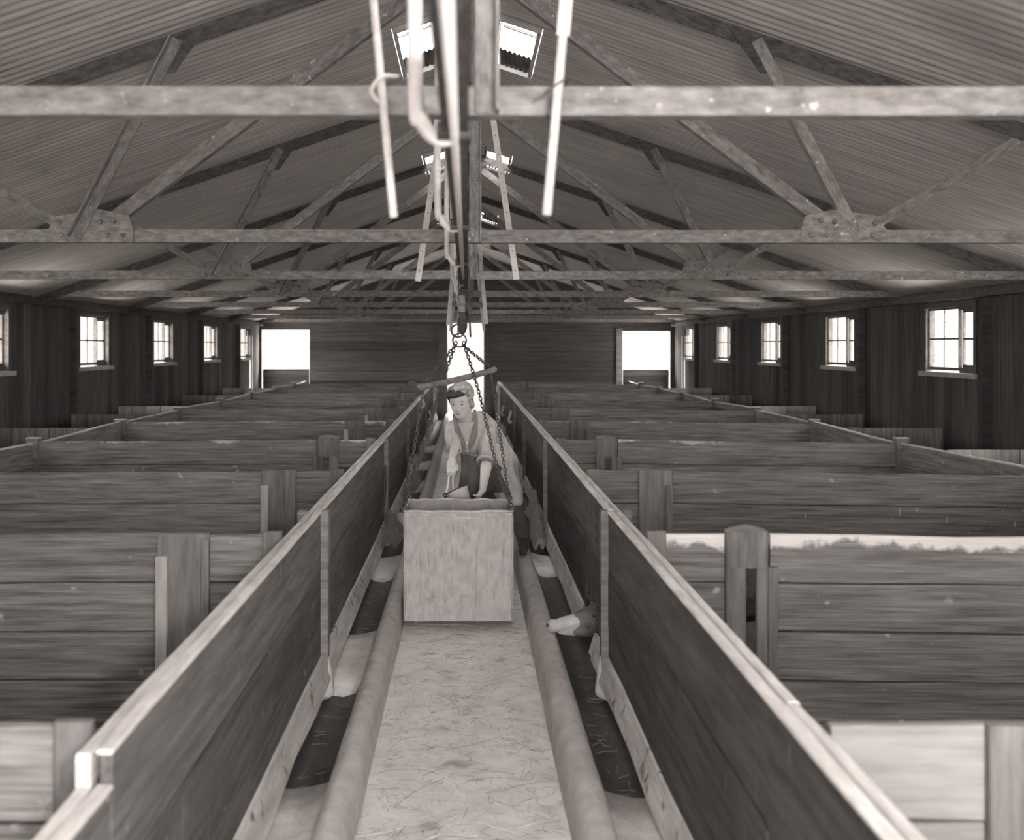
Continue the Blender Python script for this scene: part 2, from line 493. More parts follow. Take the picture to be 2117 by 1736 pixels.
# side walls of vertical boards, with the windows
windows_y = [WIN0 + BAY * k for k in range(8)]
WHALF, WZ0, WZ1 = 0.56, 1.43, 2.13
window_count = [0]
def side_wall(side, s):
    w = struct("wall_" + side, (s * XW, 0, 0))
    T = 0.024
    def run(y0, y1, z0, z1):
        n = max(1, round((y1 - y0) / 0.19))
        d = (y1 - y0) / n
        for i in range(n):
            ya = y0 + d * (i + 0.5)
            x = s * (XW + T / 2 + random.choice((0, 0, 0.006, 0.012)))
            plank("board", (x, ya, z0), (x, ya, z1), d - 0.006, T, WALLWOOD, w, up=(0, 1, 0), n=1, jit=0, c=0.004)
    # outer skin closes the joints between the boards
    def skin(y0, y1, z0, z1):
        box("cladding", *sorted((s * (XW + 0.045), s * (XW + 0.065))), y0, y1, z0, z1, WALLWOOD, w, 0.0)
    zt = roof_z(XW) + 0.02
    door = (23.02, 23.54)
    edges = [YB]
    for c in windows_y: edges += [c - WHALF, c + WHALF]
    edges.append(YE)
    for i in range(0, len(edges), 2):
        a, b = edges[i], edges[i + 1]
        if b > 23.1:
            if door[0] - a > 0.02: run(a, door[0], 0, zt); skin(a, door[0], 0, zt)
            run(door[0], door[1], 1.92, zt); skin(door[0], door[1], 1.92, zt)
            run(door[1], b, 0, zt); skin(door[1], b, 0, zt)
        else:
            run(a, b, 0, zt); skin(a, b, 0, zt)
    for c in windows_y:
        run(c - WHALF, c + WHALF, 0, WZ0); skin(c - WHALF, c + WHALF, 0, WZ0)
        run(c - WHALF, c + WHALF, WZ1, zt); skin(c - WHALF, c + WHALF, WZ1, zt)
    # posts of the wall frame
    for c in windows_y:
        for d in (-WHALF - 0.18,):
            x0, x1 = sorted((s * (XW - 0.075), s * XW))
            box("wall_post", x0, x1, c + d - 0.05, c + d + 0.05, 0, zt - 0.03, POSTWOOD if False else WALLWOOD, w, 0.006)
    x0, x1 = sorted((s * (XW - 0.09), s * XW))
    box("wall_plate", x0, x1, YB, YE, zt - 0.11, zt - 0.03, WALLWOOD, w, 0.005)
    for k, c in enumerate(windows_y):
        window(side, s, c)
def window(side, s, c):
    window_count[0] += 1
    w = struct("window_%d" % window_count[0], (s * XW, c, WZ0))
    xi = s * (XW - 0.03)                               # room face of the frame
    def bar(name, ya, yb, za, zb, x_in, x_out, m=WINFRAME, par=w, cc=0.003):
        x0, x1 = sorted((s * x_in, s * x_out))
        return box(name, x0, x1, ya, yb, za, zb, m, par, cc)
    A, B = c - WHALF, c + WHALF
    bar("frame_jamb", A, A + 0.05, WZ0, WZ1, XW - 0.03, XW + 0.06)
    bar("frame_jamb", B - 0.05, B, WZ0, WZ1, XW - 0.03, XW + 0.06)
    bar("frame_head", A + 0.05, B - 0.05, WZ1 - 0.05, WZ1, XW - 0.03, XW + 0.06)
    bar("window_sill", A - 0.05, B + 0.05, WZ0 - 0.035, WZ0 + 0.012, XW - 0.07, XW + 0.06, WOOD_PALE)
    # glazing: two wide lights in one sash, the third in a sash of its own that sits lower in the reveal
    iy0, iy1 = A + 0.05, B - 0.05
    third = iy0 + (iy1 - iy0) / 3 if s > 0 else iy1 - (iy1 - iy0) / 3
    if s > 0: wide, small = (third, iy1), (iy0, third)
    else: wide, small = (iy0, third), (third, iy1)
    def sash(ya, yb, za, zb, xa, cols):
        st = 0.022
        bar("sash_rail", ya, yb, za, za + st * 1.3, xa, xa + 0.025)
        bar("sash_rail", ya, yb, zb - st, zb, xa, xa + 0.025)
        bar("sash_stile", ya, ya + st, za + st * 1.3, zb - st, xa, xa + 0.025)
        bar("sash_stile", yb - st, yb, za + st * 1.3, zb - st, xa, xa + 0.025)
        zm = (za + zb) / 2
        bar("glazing_bar", ya + st, yb - st, zm - 0.008, zm + 0.008, xa + 0.003, xa + 0.02)
        for q in range(1, cols):
            ym = ya + (yb - ya) * q / cols
            bar("glazing_bar", ym - 0.008, ym + 0.008, za + st, zb - st, xa + 0.004, xa + 0.021)
        for q in range(cols):
            for r_ in range(2):
                y_a = ya + (yb - ya) * q / cols + 0.009; y_b = ya + (yb - ya) * (q + 1) / cols - 0.009
                z_a = (za + 0.02, zm)[r_] + 0.008; z_b = (zm, zb - 0.02)[r_] - 0.002
                bar("pane", y_a, y_b, z_a, z_b, xa + 0.010, xa + 0.014, GLASS, w, 0.0)
    sash(*wide, WZ0 + 0.03, WZ1 - 0.05, XW + 0.0, 2)
    sash(*small, WZ0 + 0.06, WZ1 - 0.085, XW + 0.028, 1)
    bar("frame_head", *small, WZ1 - 0.085, WZ1 - 0.05, XW + 0.0, XW + 0.05)
    bar("window_board", *small, WZ0 + 0.012, WZ0 + 0.06, XW + 0.0, XW + 0.05)
side_wall("left", -1)
side_wall("right", 1)

# far gable wall with the tall middle doorway and two half-door openings
def gable(name, Y0, Y1, opens, bands):
    w = struct(name, (0, (Y0 + Y1) / 2, 0))
    xs = sorted({-XW - 0.07, XW + 0.07, *[o[0] for o in opens], *[o[1] for o in opens]})
    for a, b in zip(xs, xs[1:]):
        op = [o for o in opens if o[0] <= a + 1e-6 and o[1] >= b - 1e-6]
        zs = [(0.0, 2.26)] if not op else [q for q in ((0.0, op[0][2]), (op[0][3], 2.26)) if q[1] - q[0] > 0.01]
        for z0, z1 in zs:
            n = max(1, round((z1 - z0) / 0.22))
            for i in range(n):
                za, zb = z0 + (z1 - z0) * i / n, z0 + (z1 - z0) * (i + 1) / n
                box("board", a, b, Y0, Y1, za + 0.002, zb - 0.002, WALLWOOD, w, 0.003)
        if not op:
            box("cladding", a, b, Y1, Y1 + 0.02, 0, 2.26, WALLWOOD, w, 0.0)
    V = [(-XW - 0.07, Y0, 2.26), (XW + 0.07, Y0, 2.26), (0, Y0, roof_z(0) + 0.01), (-XW - 0.07, Y1, 2.26), (XW + 0.07, Y1, 2.26), (0, Y1, roof_z(0) + 0.01)]
    F = [(0, 1, 2), (5, 4, 3), (0, 3, 4, 1), (1, 4, 5, 2), (2, 5, 3, 0)]
    obj("gable_boarding", new_mesh("gable_boarding", V, F, WALLWOOD), w)
    return w
we = gable("wall_far", YE, YE + 0.05, [(-0.455, 0.378, 0.0, 2.22), (-4.70, -3.60, 0.0, 2.07), (3.535, 4.64, 0.0, 2.04)], 0)
gable("wall_back", YB - 0.05, YB, [(-1.1, 1.5, 0.0, 2.24)], 0)  # unseen doorway, opened to let in frontal fill light
d1 = struct("door_1", (-4.15, YE, 0)); d2 = struct("door_2", (4.1, YE, 0))
box("half_door_panel", -4.665, -3.615, YE + 0.005, YE + 0.045, 0.02, 1.17, WALLWOOD, d1, 0.004)
box("door_ledge", -4.665, -3.615, YE - 0.02, YE + 0.005, 1.02, 1.12, WALLWOOD, d1, 0.004)
box("half_door_panel", 3.56, 4.60, YE + 0.005, YE + 0.045, 0.02, 1.155, WALLWOOD, d2, 0.004)
box("door_ledge", 3.56, 4.60, YE - 0.02, YE + 0.005, 1.02, 1.12, WALLWOOD, d2, 0.004)
box("door_jamb", 3.40, 3.535, YE - 0.05, YE, 0, 2.1, POSTWOOD, d2, 0.004)
t3 = struct("trim_3", (0, YE - 0.1, 2.25))
tube("lintel_pole", bez([(-2.95, YE - 0.1, 2.38), (-1.2, YE - 0.1, 2.36), (0, YE - 0.1, 2.335), (1.4, YE - 0.1, 2.365), (3.05, YE - 0.1, 2.40)], 6), 0.10, POSTWOOD, t3, 10)
for x in (-0.56, 0.48):
    box("door_post", x - 0.09, x + 0.09, YE - 0.06, YE, 0, 2.24, WALLWOOD, t3, 0.006)

# roof: corrugated sheets, wave along the building, openings at the ventilating hatches
HX0, HX1 = 0.22, 0.48
HATCH = [(1.9, 3.0), (6.72, 7.86), (11.2, 12.3), (16.3, 17.4), (20.6, 21.6)]
def corrugated(name, s, strips, parent):
    """strips: (x0, x1, y0, y1) on the slope of side s"""
    V, F = [], []
    P = 0.076
    for x0, x1, y0, y1 in strips:
        n = max(2, int(round((y1 - y0) / P * 6)))
        xs = [x0 + (x1 - x0) * i / max(1, round((x1 - x0) / 1.3)) for i in range(max(1, round((x1 - x0) / 1.3)) + 1)]
        base = len(V)
        for i in range(n + 1):
            y = y0 + (y1 - y0) * i / n
            dz = 0.0035 * math.sin(2 * math.pi * y / P)
            for x in xs:
                V.append((s * x, y, roof_z(x) + 0.012 + dz))
        m = len(xs)
        for i in range(n):
            for k in range(m - 1):
                a = base + i * m + k
                q = (a, a + 1, a + 1 + m, a + m)
                F.append(q if s < 0 else q[::-1])
    me = new_mesh(name, V, F, ROOFSHEET, True)
    return obj(name, me, parent)
for side, s in (("left", -1), ("right", 1)):
    r = struct("ceiling_" + side, (0, 0, roof_z(0)))
    a, b = YB - 0.3, YE + 0.3
    strips = [(0.0, HX0, a, b), (HX1, XW + 0.35, a, b)]
    ys = [a] + [q for h in HATCH for q in h] + [b]
    for i in range(0, len(ys), 2): strips.append((HX0, HX1, ys[i], ys[i + 1]))
    corrugated("roof_sheet", s, strips, r)

def slope_pt(s, x, y, up=0.0):
    return Vector((s * x, y, roof_z(x) + up))
HMATE = WOOD_PALE
ORD2 = ("", "first", "second", "third", "fourth", "fifth")
for k, (y0, y1) in enumerate(HATCH):
    for s in (-1, 1):
        h = thing("roof_hatch", "open roof hatch on the %s-side slope, %s from far gable" % ("pig" if s > 0 else "stepped-fence", ORD2[len(HATCH) - k]), "hatch",
                  slope_pt(s, (HX0 + HX1) / 2, (y0 + y1) / 2), "roof hatches along the ridge")
        nrm = (s * PITCH, 0, 1)
        def hb(name, xa, ya, xb, yb, up, H, T, m=HMATE):
            return plank(name, slope_pt(s, xa, ya, up), slope_pt(s, xb, yb, up), H, T, m, h, up=nrm, n=1, jit=0, c=0.002)
        hb("curb_board", HX1, y0, HX1, y1, 0.06, 0.16, 0.025)
        hb("curb_board", HX0, y0, HX0, y1, 0.06, 0.16, 0.025, WALLWOOD)
        hb("curb_board", HX0, y0, HX1, y0, 0.06, 0.16, 0.025)
        hb("curb_lip", HX0, y1 - 0.015, HX1, y1 - 0.015, -0.012, 0.03, 0.03)
        for f in (0.22, 0.5):
            hb("cross_bar", HX0, y0 + (y1 - y0) * f, HX1, y0 + (y1 - y0) * f, 0.13, 0.02, 0.02, WALLWOOD)
        # corrugated flap hinged at the far end of the opening and propped up a little
        V, F = [], []
        n = 28
        for j in range(n + 1):
            x = HX0 + 0.012 + (HX1 - HX0 - 0.024) * j / n
            dz = 0.008 * math.sin(j * 2 * math.pi / 4)
            for y, up_ in ((y1 - 0.20, 0.075), (y1 + 0.02, 0.012)):
                V.append(slope_pt(s, x, y, up_ + dz))
        for j in range(n): F.append((2 * j, 2 * j + 1, 2 * j + 3, 2 * j + 2))
        c = Vector(h.location)
        me = new_mesh("lid", [v - c for v in V], F, STEEL_DARK, True)
        obj("lid", me, h, Matrix.Translation(c))

# ------------------------------------------------------------------ roof trusses of steel angle
bolt_me = None
def bolt(parent, p):
    global bolt_me
    if bolt_me is None:
        V, F = [], []
        for y, r in ((0.0, 0.014), (-0.012, 0.012), (-0.016, 0.006)):
            for k in range(6):
                a = k * math.pi / 3
                V.append((r * math.cos(a), y, r * math.sin(a)))
        for i in range(2):
            for k in range(6):
                F.append((i * 6 + k, i * 6 + (k + 1) % 6, i * 6 + 6 + (k + 1) % 6, i * 6 + 6 + k))
        F.append(tuple(range(12, 18)))
        bolt_me = new_mesh("bolt", V, F, STEEL)
    o = bpy.data.objects.new("bolt", bolt_me)
    COL.objects.link(o); o.parent = parent
    o.matrix_basis = parent.matrix_basis.inverted() @ Matrix.Translation(Vector(p) - Vector(parent.parent.location))
    return o

def plate(name, pts, y, t, m, parent):
    n = len(pts)
    cx = sum(p[0] for p in pts) / n; cz = sum(p[1] for p in pts) / n
    V = [(p[0] - cx, -t / 2, p[1] - cz) for p in pts] + [(p[0] - cx, t / 2, p[1] - cz) for p in pts]
    F = [tuple(range(n)), tuple(range(2 * n - 1, n - 1, -1))]
    F += [(k, k + n, (k + 1) % n + n, (k + 1) % n) for k in range(n)]
    return obj(name, new_mesh(name, V, F, m), parent, Matrix.Translation((cx, y, cz)))

NTR = 8
for k in range(NTR):
    Y = TRUSS0 + BAY * k
    ORD = ("zeroth", "first", "second", "third", "fourth", "fifth", "sixth", "seventh", "eighth", "ninth", "tenth")
    lab = ("pale limed steel roof truss with hatch stays lashed against its tie beam" if k == 0 else
           "bolted steel angle roof truss, %s one beyond the pale limed truss" % ORD[k])
    t = thing("roof_truss", lab, "truss", (0, Y, TIE), None if k == 0 else "trusses down the length of the roof")
    angle("tie_beam", (-XW, Y + 0.012, TIE), (0.0, Y + 0.012, TIE), STEEL, t, low=True, flip=1)
    angle("tie_beam", (0.0, Y, TIE - 0.004), (XW, Y, TIE - 0.004), STEEL, t, low=True, flip=1)
    for s in (-1, 1):
        rz = lambda x: roof_z(x) - 0.055
        a, b = (s * XW, Y + 0.005, rz(XW)), (0, Y + 0.005, rz(0))
        angle("rafter", a if s < 0 else b, b if s < 0 else a, STEEL_DARK if k else STEEL, t, w=0.085, low=False, flip=1)
        # diagonal to the ridge
        a, b = (s * 1.90, Y + 0.022, TIE + 0.05), (s * 0.06, Y + 0.022, rz(0.1) - 0.06)
        angle("diagonal_brace", a if s < 0 else b, b if s < 0 else a, STEEL, t, w=0.07, low=True)
        # inner strut up to the rafter
        a, b = (s * 2.03, Y - 0.012, TIE - 0.02), (s * 1.50, Y - 0.012, rz(1.5) - 0.0)
        angle("strut", a, b, STEEL, t, w=0.06, low=s > 0, flip=-1)
        a, b = (s * 2.10, Y + 0.016, TIE + 0.045), (s * 2.92, Y + 0.016, rz(2.92))
        angle("strut", b if s < 0 else a, a if s < 0 else b, STEEL, t, w=0.05, low=True)
        gx = [(1.73, -0.035), (2.13, -0.035), (2.17, 0.03), (2.13, 0.10), (1.90, 0.135), (1.75, 0.10), (1.73, 0.03)]
        pts = [(s * x, TIE + z) for x, z in gx]
        if s < 0: pts = pts[::-1]
        gp = plate("gusset_plate", pts, Y - 0.006, 0.008, STEEL, t)
        if k < 4:
            for bx_, bz_ in ((1.78, 0.0), (1.86, 0.0), (1.90, 0.07), (2.10, 0.0), (2.11, 0.06), (1.83, 0.075)):
                bolt(gp, (s * bx_, Y - 0.011, TIE + bz_))
        zr = rz(1.5)
        pts = [(s * 1.36, zr + 0.06), (s * 1.42, zr - 0.03), (s * 1.52, zr - 0.17), (s * 1.58, zr - 0.17), (s * 1.60, zr - 0.04), (s * 1.60, zr - 0.02)]
        if s < 0: pts = pts[::-1]
        plate("gusset_plate", pts, Y - 0.003, 0.008, STEEL_DARK, t)
    angle("king_post", (0.046, Y - 0.006, TIE - 0.036), (0.046, Y - 0.006, rz(0) - 0.02), STEEL, t, w=0.054, up=(1, 0, 0), low=False)
    plate("gusset_plate", [(-0.25, rz(0.25) - 0.02), (0, rz(0) - 0.25), (0.25, rz(0.25) - 0.02), (0, rz(0) + 0.04)], Y - 0.004, 0.008, STEEL_DARK, t)

# ------------------------------------------------------------------ overhead rail with its hangers
RZ = EYE + 0.405
rail = thing("overhead_rail", "dark steel monorail running over the feeding passage with pale conduit beneath", "rail", (-0.022, 0.4, RZ))
prof = [(-0.025, 0), (0.025, 0), (0.025, 0.012), (0.006, 0.018), (0.006, 0.10), (0.022, 0.106), (0.022, 0.118), (-0.022, 0.118), (-0.022, 0.106), (-0.006, 0.10), (-0.006, 0.018), (-0.025, 0.012)]
extrude_profile("rail_bar", [(a, b) for a, b in prof], (-0.022, 0.2, RZ), (-0.022, YE - 0.15, RZ), STEEL_DARK, rail)
tube("conduit", [(-0.024, y, RZ - 0.010) for y in (0.2, 3, 6.2)], 0.0085, STRAP, rail, 8)
for y in (2.05, 3.62, 5.22, 6.9, 8.57, 10.3, 11.62, 13.3, 14.67, 16.4, 17.72, 20.77):
    pts = bez([(-0.10, y, roof_z(0) - 0.12), (-0.10, y, RZ + 0.6), (-0.10, y, RZ + 0.09), (-0.088, y, RZ + 0.03), (-0.06, y, RZ - 0.004), (-0.022, y, RZ - 0.004)], 10)
    tube("rail_hook", pts, 0.0155 if y < 3 else 0.0125, STRAP, rail, 8)
    box("rail_clamp", -0.058, 0.006, y - 0.035, y + 0.035, RZ - 0.012, RZ + 0.024, STEEL_DARK, rail, 0.006)

# hatch stays: flat bars pierced with holes
def stay(p0, p1, w, label, round_from=None, group=None):
    t = thing("hatch_stay", label, "stay bar", p1, group)
    p0, p1 = Vector(p0), Vector(p1)
    if round_from:
        pm = p0.lerp(p1, round_from)
        plank("flat_bar", p0, pm, w, 0.006, STRAP, t, up=(1, 0, 0), n=2, jit=0.0, c=0.001)
        tube("grip", [pm, p1], w * 0.36, STRAP, t, 10)
    else:
        pm = p1
        plank("flat_bar", p0, p1, w, 0.006, STRAP, t, up=(1, 0, 0), n=2, jit=0.0, c=0.001)
    L = (pm - p0).length
    q = 0.08
    while q < L - 0.03:
        c = p0 + (pm - p0) * (q / L)
        o = tube("bar_hole", [c + Vector((0, -0.0036, 0)), c + Vector((0, -0.0030, 0))], w * 0.11, STEEL_DARK, t, 8)
        q += 0.11
    return t
hook_lab = "pale pierced hatch stay bar %s"
stay((0.335, 2.43, EYE + 1.99), (0.179, 2.40, EYE + 0.295), 0.030, "pale pierced hatch stay lashed with wire to the bright half of the tie beam", 0.76)
stay((-0.325, 2.43, EYE + 1.99), (-0.166, 2.40, EYE + 0.29), 0.026, "pale pierced hatch stay hanging in front of the shaded half of the tie beam", 0.68)
for i, (yz, xb, hb_, xt) in enumerate([(6.0, 0.278, 0.375, 0.02), (10.6, 0.19, 0.22, 0.02), (15.2, 0.24, 0.22, 0.03)]):
    for s in (-1, 1):
        stay((s * xt, yz, roof_z(xt) - 0.006), (s * xb, yz, EYE + hb_ + (0.0 if s > 0 else -0.01)), 0.034 if i == 0 else 0.04,
             "pale pierced stay slanting from the ridge, %s side, %s pair past the limed truss" % ("pig" if s > 0 else "stepped-fence", ("first", "second", "third")[i]), None, "stay bars slanting down from the ridge")
w1 = tube("binding_wire", bez([(0.165, 2.385, TIE - 0.02), (0.19, 2.38, TIE + 0.005), (0.22, 2.39, TIE + 0.025), (0.23, 2.465, TIE + 0.035)], 5), 0.003, STEEL_DARK)
tag(w1, "dark twist of wire binding a stay bar to the tie beam", "wire")
w2 = tube("binding_wire", bez([(-0.20, 2.40, TIE - 0.025), (-0.215, 2.385, TIE + 0.0), (-0.19, 2.385, TIE + 0.03), (-0.16, 2.46, TIE + 0.05)], 5), 0.005, STRAP)
tag(w2, "pale loop of wire hooked over the shaded tie beam", "wire")

# ------------------------------------------------------------------ passage fences (planks, posts, worn double top edge)
def passage_fence(s, X, label, posts, breaks):
    f = thing("passage_fence", label, "fence", (X, 0.6, 0.0))
    o = s                                            # outward direction
    rows = [(0.640, FT), (0.378, 0.634), (0.235, 0.372)]
    for a, b in zip(breaks, breaks[1:]):
        low = (s < 0 and b <= 2.2)
        for r_, (z0, z1) in enumerate(rows):
            zz = z1 - (0.07 if low and r_ == 0 else 0.0)
            if s > 0 and r_ == 2 and abs(a - 5.46) < 0.01: continue
            x = X + o * (0.0125 + random.uniform(-0.002, 0.002))
            pl = plank("plank", (x, a + 0.004, (z0 + zz) / 2), (x, b - 0.004, (z0 + zz) / 2), zz - z0, 0.025, WOOD_DARK if s < 0 else WOOD_SHADE, f, n=5, jit=0.004, c=0.004, seed=int(a * 10) + r_)
        zz = FT - (0.07 if low else 0.0)
        # worn upper edges: the facing plank and the backing rail behind it
        plank("top_edge", (X + o * 0.0125, a, zz + 0.006), (X + o * 0.0125, b, zz + 0.006), 0.014, 0.034, WOOD_TOP, f, n=9, jit=0.003, c=0.004, seed=int(a * 7))
        plank("backing_rail", (X + o * 0.054, a, zz - 0.045), (X + o * 0.054, b, zz - 0.045), 0.10, 0.030, WOOD_TOP, f, n=7, jit=0.003, c=0.005, seed=int(a * 5))
        # splash board leaning towards the trough
        if not (s > 0 and abs(a - 5.46) < 0.01):
            M, L = frame((X - o * 0.016, a + 0.01, 0.178), (X - o * 0.016, b - 0.01, 0.178), (o * 0.30, 0, 1))
            obj("splash_board", plank_mesh(L, 0.022, 0.125, SPLASH, 6, 0.012, 0.004, int(a * 3)), f, M)
    for y in posts:
        x0, x1 = sorted((X - o * 0.034, X))
        box("post", x0, x1, y - 0.035, y + 0.035, 0.06, FT + 0.012, POSTWOOD, f, 0.006)
        x0, x1 = sorted((X + o * 0.070, X + o * 0.108))
        box("post", x0, x1, y - 0.035, y + 0.035, 0.0, FT + 0.012, POSTWOOD, f, 0.006)
        # mortar boot at the foot of the post
        V = []
        sub = [[(X - o * 0.02, y, 0.22, 0.022), (X - o * 0.02, y + 0.02, 0.09, 0.038), (X - o * 0.03, y - 0.02, 0.07, 0.034), (X + o * 0.03, y, 0.06, 0.05)]]
        if y < 9:
            c = Vector((X, y, 0.1))
            me = blob_mesh("post_foot", [[(a_ - c.x, b_ - c.y, c_ - c.z, r__) for a_, b_, c_, r__ in sub[0]]], CURB, 0.012, 2)
            obj("post_foot", me, f, Matrix.Translation(c))
    return f
postsY = [5.04, 8.85, 12.1, 14.6, 17.6, 20.4, 23.2]
FLf = passage_fence(-1, FXL, "plank passage fence whose top edge steps down at its end near the first partition", postsY,
                    [0.6, 2.06, 5.04, 8.85, 12.1, 14.6, 17.6, 20.4, 23.2])
FRf = passage_fence(1, FXR, "plank passage fence with a pig snout poking out beneath it", postsY,
                    [0.6, 2.35, 5.04, 5.46, 5.98, 8.85, 12.1, 14.6, 17.6, 20.4, 23.2])

# swinging feed flaps tipped out over the trough
def flap(y0, s, X, label, pts):
    n = len(pts)
    c = Vector((X, y0, 0.2))
    V = [Vector(p) - c for p in pts]
    nrm = (V[1] - V[0]).cross(V[2] - V[0]).normalized() * 0.011
    W = [v - nrm for v in V] + [v + nrm for v in V]
    F = [tuple(range(n - 1, -1, -1)), tuple(range(n, 2 * n))] + [(k, (k + 1) % n, (k + 1) % n + n, k + n) for k in range(n)]
    o = obj("feed_flap", new_mesh("feed_flap", W, F, POSTWOOD), None, Matrix.Translation(c))
    return tag(o, label, "board")
flap(9.2, -1, FXL, "loose board tipped over the trough behind the hanging box", [(-0.625, 8.45, 0.40), (-0.49, 8.5, 0.22), (-0.55, 8.2, 0.14), (-0.63, 8.15, 0.22)])
flap(11.2, -1, FXL, "loose board tipped over the trough farther along beyond the woman", [(-0.625, 11.6, 0.50), (-0.49, 11.4, 0.24), (-0.58, 10.8, 0.15), (-0.63, 10.9, 0.3)])
flap(8.2, 1, FXR, "splintered feed board leaning into the trough beside the woman", [(0.61, 9.5, 0.42), (0.50, 9.2, 0.24), (0.52, 8.20, 0.13), (0.555, 8.27, 0.19), (0.58, 8.18, 0.14), (0.60, 8.28, 0.20)])

# latch hooks and a latch chain along the passage
for i, (s, X, y, z) in enumerate([(-1, FXL, 14.6, 0.93), (1, FXR, 20.4, 0.90), (-1, FXL, 20.4, 0.88), (1, FXR, 14.6, 0.72), (-1, FXL, 17.6, 0.55), (1, FXR, 17.6, 0.62)]):
    xx = X - s * 0.062
    pts = bez([(xx, y, z + 0.09), (xx - s * 0.015, y, z + 0.03), (xx - s * 0.035, y, z - 0.03), (xx - s * 0.02, y, z - 0.07), (xx + s * 0.005, y, z - 0.05)], 5)
    tag(tube("latch_hook", pts, 0.017, STRAP), "pale bent latch hook on the %s post of the %s passage fence" % ({14.6: "fourth", 17.6: "fifth", 20.4: "sixth"}[y], "pig-side" if s > 0 else "stepped"), "hook", "latch hooks on the passage fence posts")

# ------------------------------------------------------------------ pen partitions
def partition(s, k, Y, fx):
    slotted = (s > 0 and k in (1, 3)) or (s < 0 and k in (3, 0)) or (k in (6, 9))
    limed = (s > 0 and k in (1, 3, 4)) or (s < 0 and k in (3, 4))
    post_ = "slotted-post" if slotted else "flat-post"
    lab = "%s%s plank partition, %s past the flash-paled one on the pig side" % ("lime-crusted " if limed else "", post_, ORD[k])
    if s < 0: lab = "%s%s plank partition, %s along the stepped passage fence" % ("lime-crusted " if limed else "", post_, ORD[k + 1])
    if s > 0 and k == 0: lab = "flash-paled pen partition beside the fence the pig pokes under"
    p = thing("pen_partition", lab, "partition", (s * 2.2, Y, 0), "pen partitions " + ("on the pig's side of the passage" if s > 0 else "on the stepped-fence side of the passage"))
    xa, xb = abs(fx) + 0.10, XP - 0.03
    x1, x2 = 1.085, 1.30
    m0 = WOOD if k else (WOOD_LIT if s > 0 else WOOD)
    drop = 0.03 if s > 0 else 0.01
    for r_ in range(4):
        z0, z1 = 0.085 + 0.206 * r_, 0.085 + 0.206 * (r_ + 1) - 0.006
        m = (WOOD_LIME if k == 1 else WOOD_LIME2) if (limed and r_ == 3) else m0
        if s > 0 and k == 2 and r_ == 2: m = WOOD_DRIP
        zc = (z0 + z1) / 2
        for (a, b, da, db) in ((xa, x1 + 0.02, 0, 0), (x2 - 0.02, xb, 0, drop)):
            y = Y + random.uniform(-0.004, 0.004)
            A, B = (s * a, y, zc - da * 0.5), (s * b, y, zc - db)
            if s < 0: A, B = B, A
            plank("plank", A, B, z1 - z0, 0.032, m, p, n=6 if b > 2 else 2, jit=0.005, c=0.004, seed=k * 8 + r_ + (40 if s > 0 else 0))
    # the post board(s)
    def pb(name, a, b, ya, yb, z0, z1, m=POSTWOOD):
        A, B = sorted((s * a, s * b))
        M = Matrix.Translation(((A + B) / 2, (ya + yb) / 2, (z0 + z1) / 2)) @ Matrix.Rotation(math.radians(90), 4, "Y")
        return obj(name, plank_mesh(z1 - z0, yb - ya, B - A, m, 3, 0.002, 0.006, k), p, M)
    if slotted:
        pb("post", x1, x1 + 0.085, Y - 0.052, Y - 0.017, 0.0, FT + 0.012)
        pb("post", x1 + 0.128, x2 - 0.04, Y - 0.052, Y - 0.017, 0.0, FT + 0.012)
        pb("cleat", x2 - 0.04, x2 + 0.008, Y - 0.048, Y - 0.017, 0.0, FT - 0.14)
        pb("post_cap", x1 + 0.015, x2 - 0.045, Y - 0.060, Y - 0.017, FT - 0.14, FT + 0.014)
        cx = s * (x1 + x2 - 0.05) / 2
        me = blob_mesh("cap_mound", [[(-0.075, 0, 0, 0.014), (0.075, 0, 0, 0.014), (0, -0.01, 0.012, 0.022), (0, 0.01, 0.01, 0.02)]], POSTWOOD, 0.006, 2)
        obj("post_cap", me, p, Matrix.Translation((cx, Y - 0.035, FT + 0.012)))
    else:
        pb("post", x1, x2, Y - 0.050, Y - 0.017, 0.0, FT + 0.004)
        pb("cleat", *((x2 - 0.045, x2 + 0.005) if s < 0 else (x2 - 0.05, x2 + 0.0)), Y - 0.066, Y - 0.050, 0.12, FT - 0.09, WOOD_PALE if s < 0 else POSTWOOD)
        if s < 0:
            o = pb("batten", x1 - 0.004, x1 + 0.03, Y - 0.062, Y - 0.050, 0.1, FT - 0.02, WOOD)
    if not (s > 0 and k == 0): pb("end_cleat", xa - 0.01, xa + 0.07, Y - 0.044, Y - 0.017, 0.05, FT + 0.01, POSTWOOD)
    return p
PENY = [PEN0 + PENS * k for k in range(10)]
for k, Y in enumerate(PENY):
    partition(-1, k, Y, FXL)
    partition(1, k, Y, FXR)

